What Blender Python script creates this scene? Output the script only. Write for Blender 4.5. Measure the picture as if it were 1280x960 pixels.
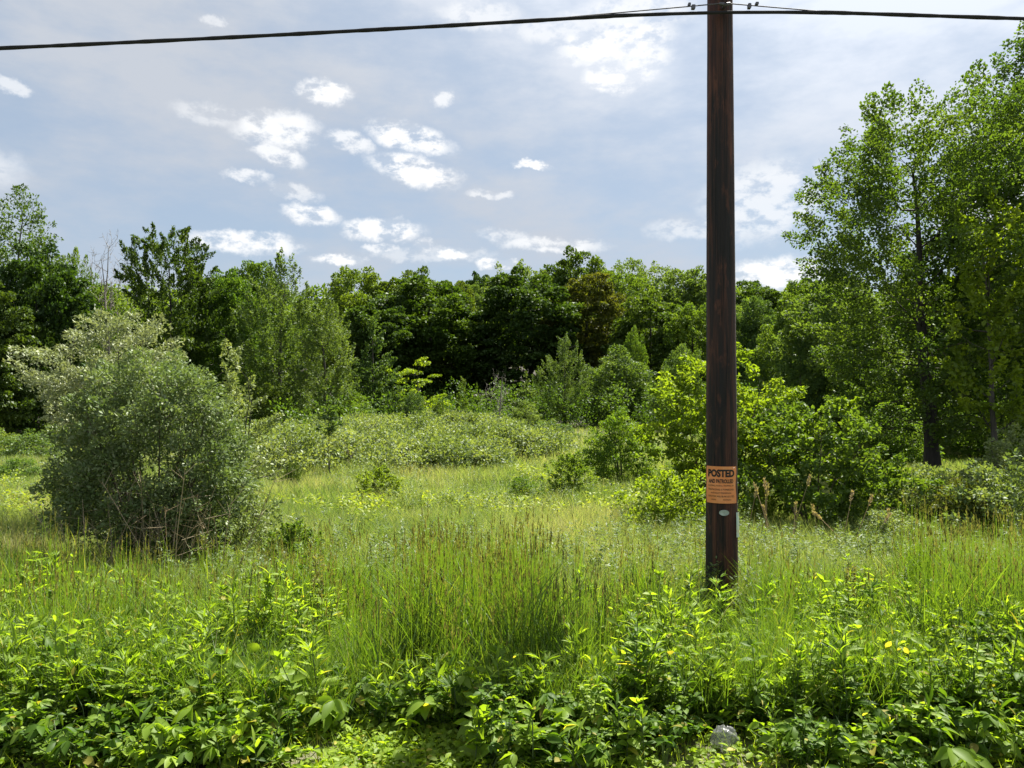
import bpy, math
import numpy as np
from mathutils import Vector

# ------------------------------------------------------------------ camera, sky, sun, exposure
SC = bpy.context.scene
for o in list(bpy.data.objects):
    bpy.data.objects.remove(o)
COL = SC.collection
F = 1005.0            # focal length in pixels of the 1280 px wide photograph
CAMZ = 1.8
HORIZON = 495.0
PI = math.pi

cam_data = bpy.data.cameras.new("camera")
cam = bpy.data.objects.new("camera", cam_data)
COL.objects.link(cam)
cam_data.sensor_width = 36.0
cam_data.lens = 36.0 * F / 1280.0
cam_data.clip_start = 0.05
cam_data.clip_end = 6000
cam.location = (0, 0, CAMZ)
cam.rotation_euler = (PI / 2 + math.atan((HORIZON - 480) / F), 0, 0)
SC.camera = cam

SUN_AZ, SUN_EL = math.radians(33), math.radians(55)
sun_dir = Vector((math.sin(SUN_AZ) * math.cos(SUN_EL), math.cos(SUN_AZ) * math.cos(SUN_EL), math.sin(SUN_EL)))
sl = bpy.data.lights.new("sun", 'SUN')
sl.energy = 5.0
sl.angle = math.radians(0.5)
sl.color = (1.0, 0.955, 0.87)
sun = bpy.data.objects.new("sun", sl)
COL.objects.link(sun)
sun.location = (0, 0, 60)
sun.rotation_euler = sun_dir.to_track_quat('Z', 'Y').to_euler()

SC.view_settings.view_transform = 'Standard'
SC.view_settings.look = 'None'
SC.view_settings.exposure = 1.7
SC.view_settings.gamma = 1
SC.view_settings.use_curve_mapping = False
SC.render.engine = 'CYCLES'
cy = SC.cycles
cy.max_bounces = 6
cy.diffuse_bounces = 4
cy.glossy_bounces = 2
cy.transmission_bounces = 5
cy.transparent_max_bounces = 6
cy.sample_clamp_indirect = 4.0
cy.caustics_reflective = False
cy.caustics_refractive = False

world = bpy.data.worlds.new("World")
SC.world = world
world.use_nodes = True
wt = world.node_tree
wt.nodes.clear()


class NT:
    """tiny helper to write node trees"""
    def __init__(self, tree):
        self.t = tree

    def n(self, typ, **kw):
        nd = self.t.nodes.new(typ)
        for k, v in kw.items():
            setattr(nd, k, v)
        return nd

    def link(self, a, b):
        self.t.links.new(a, b)

    def put(self, sock, v):
        if hasattr(v, 'is_linked'):
            self.t.links.new(v, sock)
        else:
            sock.default_value = v

    def math(self, op, a, b=0.0, c=None, clamp=False):
        nd = self.n('ShaderNodeMath', operation=op, use_clamp=clamp)
        self.put(nd.inputs[0], a)
        self.put(nd.inputs[1], b)
        if c is not None:
            self.put(nd.inputs[2], c)
        return nd.outputs[0]

    def vmath(self, op, a, b=(0, 0, 0)):
        nd = self.n('ShaderNodeVectorMath', operation=op)
        self.put(nd.inputs[0], a)
        self.put(nd.inputs[1], b)
        return nd.outputs['Value'] if op in ('LENGTH', 'DOT_PRODUCT') else nd.outputs[0]

    def rng(self, v, a, b, c=0.0, d=1.0, smooth=True):
        nd = self.n('ShaderNodeMapRange')
        nd.interpolation_type = 'SMOOTHSTEP' if smooth else 'LINEAR'
        self.put(nd.inputs[0], v)
        for i, q in enumerate((a, b, c, d)):
            nd.inputs[1 + i].default_value = q
        return nd.outputs[0]

    def noise(self, vec, scale, detail=4.0, rough=0.55, out='Fac'):
        nd = self.n('ShaderNodeTexNoise')
        if vec is not None:
            self.put(nd.inputs['Vector'], vec)
        nd.inputs['Scale'].default_value = scale
        nd.inputs['Detail'].default_value = detail
        nd.inputs['Roughness'].default_value = rough
        return nd.outputs[out]

    def mix(self, f, a, b, typ='MIX'):
        nd = self.n('ShaderNodeMix', data_type='RGBA', blend_type=typ)
        self.put(nd.inputs[0], f)
        self.put(nd.inputs[6], a)
        self.put(nd.inputs[7], b)
        return nd.outputs[2]

    def ramp(self, f, stops):
        nd = self.n('ShaderNodeValToRGB')
        self.put(nd.inputs[0], f)
        el = nd.color_ramp.elements
        while len(el) < len(stops):
            el.new(0.5)
        for e, (p, c) in zip(el, stops):
            e.position = p
            e.color = (*c, 1)
        return nd.outputs[0]


def build_sky():
    g = NT(wt)
    geo = g.n('ShaderNodeTexCoord').outputs['Generated']
    sep = g.n('ShaderNodeSeparateXYZ')
    g.link(geo, sep.inputs[0])
    az = g.math('ARCTAN2', sep.outputs[0], sep.outputs[1])
    el = g.math('ARCSINE', sep.outputs[2])
    comb = g.n('ShaderNodeCombineXYZ')
    g.link(az, comb.inputs[0])
    g.link(el, comb.inputs[1])
    P = comb.outputs[0]
    sky = g.n('ShaderNodeTexSky', sky_type='NISHITA')
    sky.sun_disc = False
    sky.sun_elevation = SUN_EL
    sky.sun_rotation = SUN_AZ
    sky.air_density = 1.0
    sky.dust_density = 1.0
    sky.ozone_density = 1.0
    # wind-torn edges
    wob = g.noise(P, 34.0, 6.0, 0.65, 'Color')
    wv = g.vmath('MULTIPLY', g.vmath('SUBTRACT', wob, (0.5, 0.5, 0.5)), (0.040, 0.025, 0))
    Q = g.vmath('ADD', P, wv)
    rag = g.noise(g.vmath('MULTIPLY', P, (1.0, 1.7, 1.0)), 30.0, 7.0, 0.62)
    # small cumulus: azimuth, elevation, half width, half height (radians), strength, slope
    px = [(405, 112, 34, 15, .95, 0), (551, 120, 14, 11, .6, 0), (345, 160, 52, 22, .75, 0), (255, 140, 38, 13, .35, .1),
          (345, 192, 34, 13, .7, .3), (513, 172, 54, 17, 1., .22), (520, 213, 58, 18, 1., .22), (438, 176, 28, 14, .65, .2),
          (310, 220, 28, 8, .6, 0), (388, 268, 36, 13, .8, .1), (368, 240, 34, 9, .45, .2), (478, 287, 52, 15, .9, 0),
          (305, 303, 72, 14, .8, 0), (475, 310, 25, 6, .65, 0), (565, 319, 26, 6, .85, 0), (530, 308, 14, 9, .55, 0),
          (425, 325, 32, 8, .95, 0), (620, 329, 26, 8, .95, 0), (690, 306, 70, 10, .65, .06), (630, 295, 34, 9, .45, .1),
          (666, 205, 24, 6, .85, .15), (610, 243, 30, 5, .5, 0), (770, 50, 70, 24, .85, -.1), (805, 75, 36, 22, .7, -.3), (765, 98, 34, 16, .8, .2), (735, 70, 26, 12, .5, 0), (690, 36, 50, 13, .45, 0),
          (795, 12, 70, 24, .6, 0), (735, 22, 40, 12, .5, 0), (955, 250, 75, 50, .55, -.2), (965, 343, 70, 20, .9, 0), (12, 106, 16, 8, .5, .2),
          (265, 24, 12, 7, .4, 0), (600, 15, 50, 18, .5, 0), (870, 285, 60, 14, .4, 0), (540, 318, 90, 9, .35, 0),
          (1290, 250, 90, 40, .5, 0), (-90, 200, 80, 30, .5, 0), (1480, 120, 120, 60, .6, 0), (-260, 90, 120, 50, .5, 0)]
    total = None
    for (cx, cyp, hw, hh, s, sl_) in px:
        x, z = (cx - 640) / F, (HORIZON - cyp) / F
        a0, e0 = math.atan(x), math.atan(z / math.sqrt(1 + x * x))
        k = math.cos(e0)
        d = g.vmath('SUBTRACT', Q, (a0, e0, 0))
        mp = g.n('ShaderNodeMapping')
        g.link(d, mp.inputs[0])
        mp.inputs['Rotation'].default_value = (0, 0, math.atan(sl_))
        r = g.vmath('LENGTH', g.vmath('MULTIPLY', mp.outputs[0], (F / hw * k * 0.92, F / hh * 0.92, 0)))
        m = g.rng(r, 1.08, 0.50, 0.0, min(1.0, s * 1.1))
        total = m if total is None else g.math('MAXIMUM', total, m)
    cl = g.math('MULTIPLY', total, g.rng(rag, 0.38, 0.55, 0.12, 1.1))
    cl = g.math('MINIMUM', cl, 1.0)
    # thin high veil
    vs = g.vmath('MULTIPLY', P, (1.0, 2.4, 1.0))
    veil_n = g.noise(vs, 3.1, 6.0, 0.6)
    hi = g.rng(el, 0.12, 0.55, 0.0, 0.30)
    veil = g.math('ADD', g.rng(veil_n, 0.36, 0.66, 0.12, 0.95), hi, clamp=True)
    bg_sky = g.n('ShaderNodeBackground')
    tint = g.mix(0.72, sky.outputs[0], (2.25, 2.9, 3.75, 1))
    g.link(tint, bg_sky.inputs[0])
    bg_sky.inputs[1].default_value = 0.05
    bg_veil = g.n('ShaderNodeBackground')
    sd = g.vmath('DOT_PRODUCT', geo, tuple(sun_dir))
    glow = g.rng(sd, 0.62, 1.0, 1.0, 1.75)
    gv = g.n('ShaderNodeVectorMath', operation='SCALE')
    gv.inputs[0].default_value = (0.184, 0.198, 0.222)
    g.link(glow, gv.inputs['Scale'])
    g.link(gv.outputs[0], bg_veil.inputs[0])
    bg_veil.inputs[1].default_value = 1.0
    bg_cl = g.n('ShaderNodeBackground')
    bg_cl.inputs[0].default_value = (0.325, 0.328, 0.332, 1)
    bg_cl.inputs[1].default_value = 1.0
    m1 = g.n('ShaderNodeMixShader')
    g.link(veil, m1.inputs[0])
    g.link(bg_sky.outputs[0], m1.inputs[1])
    g.link(bg_veil.outputs[0], m1.inputs[2])
    m2 = g.n('ShaderNodeMixShader')
    g.link(cl, m2.inputs[0])
    g.link(m1.outputs[0], m2.inputs[1])
    g.link(bg_cl.outputs[0], m2.inputs[2])
    out = g.n('ShaderNodeOutputWorld')
    g.link(m2.outputs[0], out.inputs[0])


build_sky()

# ------------------------------------------------------------------ helpers
RNG = np.random.default_rng(11)


def nrm(v):
    return v / np.maximum(np.linalg.norm(v, axis=-1, keepdims=True), 1e-9)


def wob2(x, y, s=1.0, seed=0):
    """smooth value in -1..1 over the ground plan"""
    r = np.random.default_rng(900 + seed)
    t = 0
    amp = 0
    for k in range(5):
        a = r.uniform(0, 2 * PI)
        f = s * (1.0 + 0.62 * k)
        w = 1.0 / (1 + 0.5 * k)
        t = t + w * np.sin(f * (x * math.cos(a) + y * math.sin(a)) + r.uniform(0, 6) + 1.3 * np.sin(f * 0.6 * (y * math.cos(a) - x * math.sin(a)) + r.uniform(0, 6)))
        amp += w
    return t / amp * 1.4


GY = [-400, 3.3, 4.2, 5.2, 7.5, 12, 20, 45, 85, 110, 150, 260, 600, 3000]
GZ = [0.0, 0.0, 0.01, -0.1, -0.28, -0.42, -0.58, -0.62, -0.3, 2.0, 8.0, 10.0, 10, 10]


def gz(x, y):
    x = np.asarray(x, float)
    y = np.asarray(y, float)
    b = np.interp(y, GY, GZ)
    k = np.clip((y - 5.0) / 6.0, 0, 1)
    return b + k * (0.07 * wob2(x, y, 0.55, 1) + 0.16 * wob2(x, y, 0.13, 2))


def gzf(x, y):
    return float(gz(x, y))


def wx(px, d):
    return (px - 640.0) / F * d


def wz(py, d):
    return CAMZ + (HORIZON - py) / F * d


def mesh_np(name, V, quads, tint=None, mat=None, smooth=False):
    V = np.asarray(V, np.float32)
    quads = np.asarray(quads, np.int32)
    me = bpy.data.meshes.new(name)
    nf, k = quads.shape
    me.vertices.add(len(V))
    me.vertices.foreach_set('co', V.ravel())
    me.loops.add(nf * k)
    me.loops.foreach_set('vertex_index', quads.ravel())
    me.polygons.add(nf)
    me.polygons.foreach_set('loop_start', np.arange(nf, dtype=np.int32) * k)
    if smooth:
        me.polygons.foreach_set('use_smooth', np.ones(nf, dtype=bool))
    if tint is not None:
        a = me.attributes.new('tint', 'FLOAT', 'FACE')
        a.data.foreach_set('value', np.asarray(tint, np.float32))
    if mat is not None:
        me.materials.append(mat)
    me.update(calc_edges=True)
    return me


class Bag:
    """collects quads"""
    def __init__(self):
        self.V, self.Q, self.T, self.n = [], [], [], 0

    def add(self, V, Q, T=None):
        V = np.asarray(V, float).reshape(-1, 3)
        Q = np.asarray(Q, int).reshape(-1, 4)
        self.V.append(V)
        self.Q.append(Q + self.n)
        self.T.append(np.full(len(Q), 0.5) if T is None else np.broadcast_to(T, (len(Q),)))
        self.n += len(V)

    def arrays(self):
        return np.concatenate(self.V), np.concatenate(self.Q), np.concatenate(self.T)

    def mesh(self, name, mat, smooth=False):
        V, Q, T = self.arrays()
        return mesh_np(name, V, Q, T, mat, smooth)


def add_tube(bag, pts, rad, sides=5, T=0.5, cap=False):
    pts = np.asarray(pts, float)
    n = len(pts)
    rad = np.broadcast_to(np.asarray(rad, float), (n,))
    d = np.gradient(pts, axis=0)
    d = nrm(d)
    ref = np.array([0.31, 0.95, 0.05]) if abs(d[0][2]) > 0.8 else np.array([0, 0, 1.0])
    s = nrm(np.cross(d, ref))
    u = np.cross(s, d)
    a = np.arange(sides) / sides * 2 * PI
    ring = pts[:, None, :] + rad[:, None, None] * (np.cos(a)[None, :, None] * s[:, None, :] + np.sin(a)[None, :, None] * u[:, None, :])
    V = ring.reshape(-1, 3)
    i = np.arange(n - 1)[:, None] * sides
    j = np.arange(sides)[None, :]
    j2 = (j + 1) % sides
    Q = np.stack([i + j, i + j2, i + sides + j2, i + sides + j], -1).reshape(-1, 4)
    bag.add(V, Q, T)


def cards(bag, P, D, N, L, W, T, fold=0.18, oval=False):
    """one folded leaf per row"""
    P, D, N = np.asarray(P, float), nrm(np.asarray(D, float)), np.asarray(N, float)
    S = nrm(np.cross(D, N))
    U = np.cross(S, D)
    m = len(P)
    L = np.broadcast_to(L, (m,))[:, None]
    W = np.broadcast_to(W, (m,))[:, None]
    T = np.broadcast_to(T, (m,))
    b = np.arange(m)[:, None]
    if not oval:
        V = np.stack([P, P + D * L * .45 + S * W * .5 + U * W * fold, P + D * L, P + D * L * .45 - S * W * .5 + U * W * fold], 1)
        bag.add(V.reshape(-1, 3), b * 4 + np.array([[0, 1, 2, 3]]), T)
    else:
        V = np.stack([P,
                      P + D * L * .28 + S * W * .44 + U * W * fold, P + D * L * .66 + S * W * .40 + U * W * fold,
                      P + D * L - U * L * .10,
                      P + D * L * .66 - S * W * .40 + U * W * fold, P + D * L * .28 - S * W * .44 + U * W * fold], 1)
        Q = np.concatenate([b * 6 + np.array([[0, 1, 2, 3]]), b * 6 + np.array([[0, 3, 4, 5]])])
        bag.add(V.reshape(-1, 3), Q, np.concatenate([T, T]))


def big_leaves(bag, P, D, N, L, W, T, curl=0.35, wave=0.0):
    """curved leaves, four stations by three points"""
    P, D, N = np.asarray(P, float), nrm(np.asarray(D, float)), np.asarray(N, float)
    S = nrm(np.cross(D, N))
    U = np.cross(S, D)
    m = len(P)
    L = np.broadcast_to(L, (m,))[:, None]
    W = np.broadcast_to(W, (m,))[:, None]
    T = np.broadcast_to(T, (m,))
    curl = np.broadcast_to(curl, (m,))[:, None]
    st = [(0, .06), (.22, .80), (.5, 1.0), (.78, .62), (1., .04)]
    V = []
    for s, w in st:
        c = P + D * L * s - U * L * curl * s * s
        V += [c + S * W * w * .5 + U * W * w * .16, c, c - S * W * w * .5 + U * W * w * .16]
    V = np.stack(V, 1)
    q = []
    for k in range(len(st) - 1):
        q += [[3 * k, 3 * k + 3, 3 * k + 4, 3 * k + 1], [3 * k + 1, 3 * k + 4, 3 * k + 5, 3 * k + 2]]
    q = np.array(q)
    Q = (np.arange(m)[:, None, None] * (3 * len(st)) + q[None]).reshape(-1, 4)
    bag.add(V.reshape(-1, 3), Q, np.repeat(T, len(q)))


def blades(bag, P, H, W, T, rng, lean=0.18, curve=0.35, ns=4, az=None):
    m = len(P)
    H = np.broadcast_to(H, (m,))
    W = np.broadcast_to(W, (m,))
    T = np.broadcast_to(T, (m,))
    a = rng.uniform(0, 2 * PI, m) if az is None else az
    dr = np.stack([np.cos(a), np.sin(a), np.zeros(m)], 1)
    b = rng.uniform(0, 2 * PI, m)
    S = np.stack([np.cos(b), np.sin(b), np.zeros(m)], 1)
    le = lean * rng.uniform(0, 1.6, m)
    cu = curve * rng.uniform(0, 1.6, m)
    V = []
    for s in np.linspace(0, 1, ns):
        h = H * (s - 0.25 * cu * s * s)
        c = P + dr * ((le * s + cu * s * s) * H)[:, None]
        c[:, 2] += h
        w = W * (1.02 - s) ** 0.6 * 0.5
        V += [c + S * w[:, None], c - S * w[:, None]]
    V = np.stack(V, 1)
    q = np.array([[2 * k, 2 * k + 1, 2 * k + 3, 2 * k + 2] for k in range(ns - 1)])
    Q = (np.arange(m)[:, None, None] * (2 * ns) + q[None]).reshape(-1, 4)
    bag.add(V.reshape(-1, 3), Q, np.repeat(T, len(q)))


# ------------------------------------------------------------------ object helpers
def obj(name, me, parent=None, loc=None):
    o = bpy.data.objects.new(name, me)
    COL.objects.link(o)
    if parent is not None:
        o.parent = parent
    if loc is not None:
        o.location = loc
    return o


def tag(o, label, cat, group=None, kind=None):
    if label:
        o['label'] = label
    if cat:
        o['category'] = cat
    if group:
        o['group'] = group
    if kind:
        o['kind'] = kind
    return o


def thing(name, label, cat, loc=(0, 0, 0), rz=0.0, group=None, scale=(1, 1, 1)):
    o = bpy.data.objects.new(name, None)
    o.empty_display_size = 0.3
    COL.objects.link(o)
    o.location = loc
    o.rotation_euler = (0, 0, rz)
    o.scale = scale
    return tag(o, label, cat, group)


# ------------------------------------------------------------------ materials
def new_mat(name):
    m = bpy.data.materials.new(name)
    m.use_nodes = True
    m.node_tree.nodes.clear()
    return m, NT(m.node_tree)


def leaf_mat(name, stops, trans=0.45, tcol=(1.6, 1.55, 0.40), gloss=0.016, rough=0.5, under=None, noise=0.0):
    """thin leaf: diffuse, light passing through, a little sheen; tint attribute picks the leaf's own colour"""
    m, g = new_mat(name)
    at = g.n('ShaderNodeAttribute', attribute_name='tint').outputs['Fac']
    c = g.ramp(at, stops)
    oi = g.n('ShaderNodeObjectInfo')
    hs = g.n('ShaderNodeHueSaturation')
    hs.inputs['Hue'].default_value = 0.5
    g.link(g.rng(oi.outputs['Random'], 0, 1, 0.486, 0.514, False), hs.inputs['Hue'])
    g.link(g.rng(oi.outputs['Random'], 0, 1, 1.18, 0.84, False), hs.inputs['Value'])
    g.link(c, hs.inputs['Color'])
    c = hs.outputs[0]
    if under is not None:
        geo = g.n('ShaderNodeNewGeometry')
        cd = g.mix(geo.outputs['Backfacing'], c, (*under, 1))
    else:
        cd = c
    d = g.n('ShaderNodeBsdfDiffuse')
    g.link(cd, d.inputs[0])
    t = g.n('ShaderNodeBsdfTranslucent')
    g.link(g.mix(1.0, c, (*tcol, 1), 'MULTIPLY'), t.inputs[0])
    mx = g.n('ShaderNodeMixShader')
    mx.inputs[0].default_value = trans
    g.link(d.outputs[0], mx.inputs[1])
    g.link(t.outputs[0], mx.inputs[2])
    gl = g.n('ShaderNodeBsdfGlossy')
    gl.inputs['Roughness'].default_value = rough
    gl.inputs[0].default_value = (1, 1, 1, 1)
    mg = g.n('ShaderNodeMixShader')
    mg.inputs[0].default_value = gloss
    g.link(mx.outputs[0], mg.inputs[1])
    g.link(gl.outputs[0], mg.inputs[2])
    o = g.n('ShaderNodeOutputMaterial')
    g.link(mg.outputs[0], o.inputs[0])
    return m


def bark_mat(name, c1, c2, scale=6.0):
    m, g = new_mat(name)
    tc = g.n('ShaderNodeTexCoord').outputs['Object']
    st = g.vmath('MULTIPLY', tc, (3.0, 3.0, 0.5))
    n = g.noise(st, scale, 6, 0.65)
    c = g.ramp(n, [(0.3, c1), (0.7, c2)])
    b = g.n('ShaderNodeBsdfPrincipled')
    g.link(c, b.inputs['Base Color'])
    b.inputs['Roughness'].default_value = 0.9
    bp = g.n('ShaderNodeBump')
    bp.inputs['Strength'].default_value = 0.5
    bp.inputs['Distance'].default_value = 0.02
    g.link(n, bp.inputs['Height'])
    g.link(bp.outputs[0], b.inputs['Normal'])
    o = g.n('ShaderNodeOutputMaterial')
    g.link(b.outputs[0], o.inputs[0])
    return m


def plain_mat(name, col, rough=0.6, metal=0.0, vary=0.25, scale=20.0):
    m, g = new_mat(name)
    tc = g.n('ShaderNodeTexCoord').outputs['Object']
    n = g.noise(tc, scale, 4, 0.6)
    lo = tuple(v * (1 - vary) for v in col)
    hi = tuple(min(1, v * (1 + vary)) for v in col)
    b = g.n('ShaderNodeBsdfPrincipled')
    g.link(g.ramp(n, [(0.3, lo), (0.7, hi)]), b.inputs['Base Color'])
    b.inputs['Roughness'].default_value = rough
    b.inputs['Metallic'].default_value = metal
    o = g.n('ShaderNodeOutputMaterial')
    g.link(b.outputs[0], o.inputs[0])
    return m


M = {}
M['oak'] = leaf_mat('oak_leaves', [(0, (.038, .070, .011)), (.5, (.068, .112, .018)), (1, (.110, .160, .028))], trans=.34)
M['mid'] = leaf_mat('maple_leaves', [(0, (.046, .090, .014)), (.5, (.080, .140, .022)), (1, (.125, .19, .035))], trans=.40)
M['pale'] = leaf_mat('pale_leaves', [(0, (.060, .105, .028)), (.5, (.095, .150, .042)), (1, (.14, .20, .06))], trans=.40)
M['brown'] = leaf_mat('bronze_leaves', [(0, (.044, .066, .013)), (.5, (.076, .098, .019)), (1, (.110, .116, .026))], trans=.35)
M['grey'] = leaf_mat('grey_green_leaves', [(0, (.050, .092, .024)), (.5, (.082, .136, .038)), (1, (.125, .182, .058))], trans=.36)
M['dark'] = leaf_mat('dark_leaves', [(0, (.022, .048, .009)), (.5, (.042, .080, .015)), (1, (.074, .120, .025))], trans=.30)
M['lime'] = leaf_mat('lime_leaves', [(0, (.095, .155, .014)), (.5, (.155, .225, .021)), (1, (.215, .28, .032))], trans=.50)
M['olive'] = leaf_mat('silvery_leaves', [(0, (.085, .128, .036)), (.5, (.140, .192, .062)), (1, (.22, .27, .105))], trans=.30, tcol=(1.3, 1.3, .5),
                      under=(.24, .28, .15), gloss=.02)
M['silver'] = leaf_mat('pale_silvery_leaves', [(0, (.105, .142, .054)), (.5, (.170, .208, .090)), (1, (.255, .29, .14))], trans=.24, tcol=(1.2, 1.2, .6), under=(.34, .37, .25), gloss=.02)
M['maple'] = leaf_mat('big_maple_leaves', [(0, (.032, .070, .013)), (.5, (.060, .112, .020)), (1, (.105, .162, .033))], trans=.42, gloss=.02)
M['thicket'] = leaf_mat('thicket_leaves', [(0, (.072, .115, .040)), (.5, (.125, .178, .070)), (1, (.20, .25, .115))], trans=.34)
M['weed'] = leaf_mat('weed_leaves', [(0, (.040, .085, .009)), (.5, (.075, .140, .013)), (.93, (.13, .205, .022)), (1, (.26, .23, .05))], trans=.48, gloss=.009)
M['brightweed'] = leaf_mat('bright_weed_leaves', [(0, (.10, .18, .018)), (.5, (.155, .25, .026)), (.93, (.23, .33, .045)), (1, (.36, .34, .06))], trans=.56, gloss=.01)
M['meadowweed'] = leaf_mat('meadow_weed_leaves', [(0, (.09, .135, .042)), (.5, (.145, .195, .068)), (1, (.21, .26, .11))], trans=.42)
M['yellow'] = leaf_mat('yellow_green_leaves', [(0, (.10, .17, .022)), (.5, (.155, .225, .032)), (1, (.23, .28, .05))], trans=.45)
M['grass'] = leaf_mat('grass_blades', [(0, (.060, .115, .026)), (.35, (.115, .175, .046)), (.62, (.185, .235, .078)), (.85, (.26, .275, .12)), (1, (.34, .31, .18))],
                      trans=.45, tcol=(1.45, 1.5, .6), gloss=.012)
M['reed'] = leaf_mat('reed_blades', [(0, (.030, .078, .010)), (.5, (.075, .150, .020)), (.85, (.14, .205, .036)), (1, (.24, .24, .09))], trans=.48, gloss=.02)
M['seed'] = leaf_mat('seed_heads', [(0, (.125, .135, .052)), (.5, (.20, .195, .085)), (1, (.28, .255, .13))], trans=.35, gloss=.0)
M['straw'] = leaf_mat('dry_straw', [(0, (.20, .16, .10)), (.5, (.33, .27, .18)), (1, (.46, .39, .28))], trans=.25, gloss=.0)
M['bushleaf'] = leaf_mat('bush_leaves', [(0, (.055, .12, .016)), (.5, (.095, .17, .022)), (1, (.15, .225, .034))], trans=.45)
M['bark'] = bark_mat('grey_bark', (.030, .026, .022), (.10, .088, .072))
M['darkbark'] = bark_mat('dark_bark', (.012, .010, .009), (.045, .038, .032))
M['paleb'] = bark_mat('pale_dead_wood', (.14, .125, .105), (.30, .27, .23))
M['stem'] = plain_mat('green_stems', (.07, .11, .025), .7)
M['browns'] = bark_mat('brown_stems', (.05, .038, .026), (.13, .10, .07))

# ------------------------------------------------------------------ ground and road
def ground_mat():
    m, g = new_mat('meadow_ground')
    pos = g.n('ShaderNodeNewGeometry').outputs['Position']
    n1 = g.noise(pos, .35, 5, .6)
    n2 = g.noise(pos, 9.0, 5, .65)
    n3 = g.noise(pos, 60.0, 3, .6)
    grass = g.ramp(n1, [(.3, (.050, .075, .018)), (.55, (.085, .110, .028)), (.75, (.12, .125, .045))])
    soil = g.ramp(n2, [(.3, (.045, .034, .022)), (.7, (.13, .105, .070))])
    f = g.rng(n2, .38, .62, .15, .9)
    c = g.mix(f, soil, grass)
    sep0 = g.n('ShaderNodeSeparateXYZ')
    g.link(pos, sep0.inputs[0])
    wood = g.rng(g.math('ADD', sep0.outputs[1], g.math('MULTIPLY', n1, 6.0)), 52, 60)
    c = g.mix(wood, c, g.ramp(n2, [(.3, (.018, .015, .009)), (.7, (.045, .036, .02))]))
    # trodden verge beside the road: pale dirt, moss and grit
    sep = g.n('ShaderNodeSeparateXYZ')
    g.link(pos, sep.inputs[0])
    ed = g.math('ADD', sep.outputs[1], g.math('MULTIPLY', n1, 1.2))
    verge = g.rng(ed, 5.1, 4.7)
    dirt = g.ramp(g.math('ADD', g.math('MULTIPLY', n2, .55), g.math('MULTIPLY', n3, .45)),
                  [(.35, (.06, .052, .032)), (.47, (.12, .108, .065)), (.56, (.115, .135, .038)), (.68, (.15, .165, .05)), (.85, (.22, .20, .14))])
    c = g.mix(verge, c, dirt)
    b = g.n('ShaderNodeBsdfPrincipled')
    g.link(c, b.inputs['Base Color'])
    b.inputs['Roughness'].default_value = .95
    bp = g.n('ShaderNodeBump')
    bp.inputs['Strength'].default_value = .6
    bp.inputs['Distance'].default_value = .03
    g.link(g.math('ADD', n2, n3), bp.inputs['Height'])
    g.link(bp.outputs[0], b.inputs['Normal'])
    o = g.n('ShaderNodeOutputMaterial')
    g.link(b.outputs[0], o.inputs[0])
    return m


def grid_mesh(name, xs, ys, fz, mat):
    X, Y = np.meshgrid(xs, ys)
    Z = fz(X, Y)
    V = np.stack([X, Y, Z], -1).reshape(-1, 3)
    nx = len(xs)
    i = np.arange(len(ys) - 1)[:, None] * nx + np.arange(nx - 1)[None, :]
    Q = np.stack([i, i + 1, i + nx + 1, i + nx], -1).reshape(-1, 4)
    return mesh_np(name, V, Q, None, mat, True)


xs = np.concatenate([[-2500, -900, -400], np.arange(-200, -40, 8.0), np.arange(-40, 40, 0.8), np.arange(40, 201, 8.0), [400, 900, 2500]])
ys = np.concatenate([[-400, -100, -30], np.arange(-10, 3, 1.0), np.arange(3, 30, .4), np.arange(30, 130, 2.0), np.arange(130, 300, 10.0), [400, 700, 1500, 3000]])
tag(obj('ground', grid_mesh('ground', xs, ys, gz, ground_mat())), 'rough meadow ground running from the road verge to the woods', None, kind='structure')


def road_mat():
    m, g = new_mat('asphalt')
    pos = g.n('ShaderNodeNewGeometry').outputs['Position']
    n = g.noise(pos, 90, 4, .7)
    b = g.n('ShaderNodeBsdfPrincipled')
    g.link(g.ramp(n, [(.3, (.032, .032, .033)), (.7, (.075, .074, .072))]), b.inputs['Base Color'])
    b.inputs['Roughness'].default_value = .9
    o = g.n('ShaderNodeOutputMaterial')
    g.link(b.outputs[0], o.inputs[0])
    return m


tag(obj('road', grid_mesh('road', np.array([-400., 400.]), np.array([-4.2, 2.9]), lambda X, Y: X * 0 + .004, road_mat())),
    'grey asphalt country road beside the verge', None, kind='structure')
tag(obj('road_line', grid_mesh('road_line', np.array([-400., 400.]), np.array([2.45, 2.57]), lambda X, Y: X * 0 + .008,
                               plain_mat('road_paint', (.75, .75, .72), .7))), 'white edge line painted on the road', None, kind='structure')

# ------------------------------------------------------------------ plant generator
ROUND = [(0, .55), (.18, .88), (.42, 1.0), (.65, .90), (.85, .60), (1, .15)]
DOME = [(0, .75), (.15, .96), (.35, 1.0), (.6, .86), (.82, .58), (1, .12)]
UPRIGHT = [(0, .55), (.2, .85), (.45, 1.0), (.7, .80), (.88, .48), (1, .10)]
CONE = [(0, .95), (.2, 1.0), (.5, .72), (.8, .32), (1, .05)]
MOUND = [(0, 1.0), (.3, .98), (.6, .82), (.85, .5), (1, .1)]
BROAD = [(0, .6), (.2, .92), (.45, 1.0), (.68, .95), (.86, .74), (1, .36)]
VASE = [(0, .25), (.25, .55), (.55, .95), (.78, 1.0), (.92, .7), (1, .25)]


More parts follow.
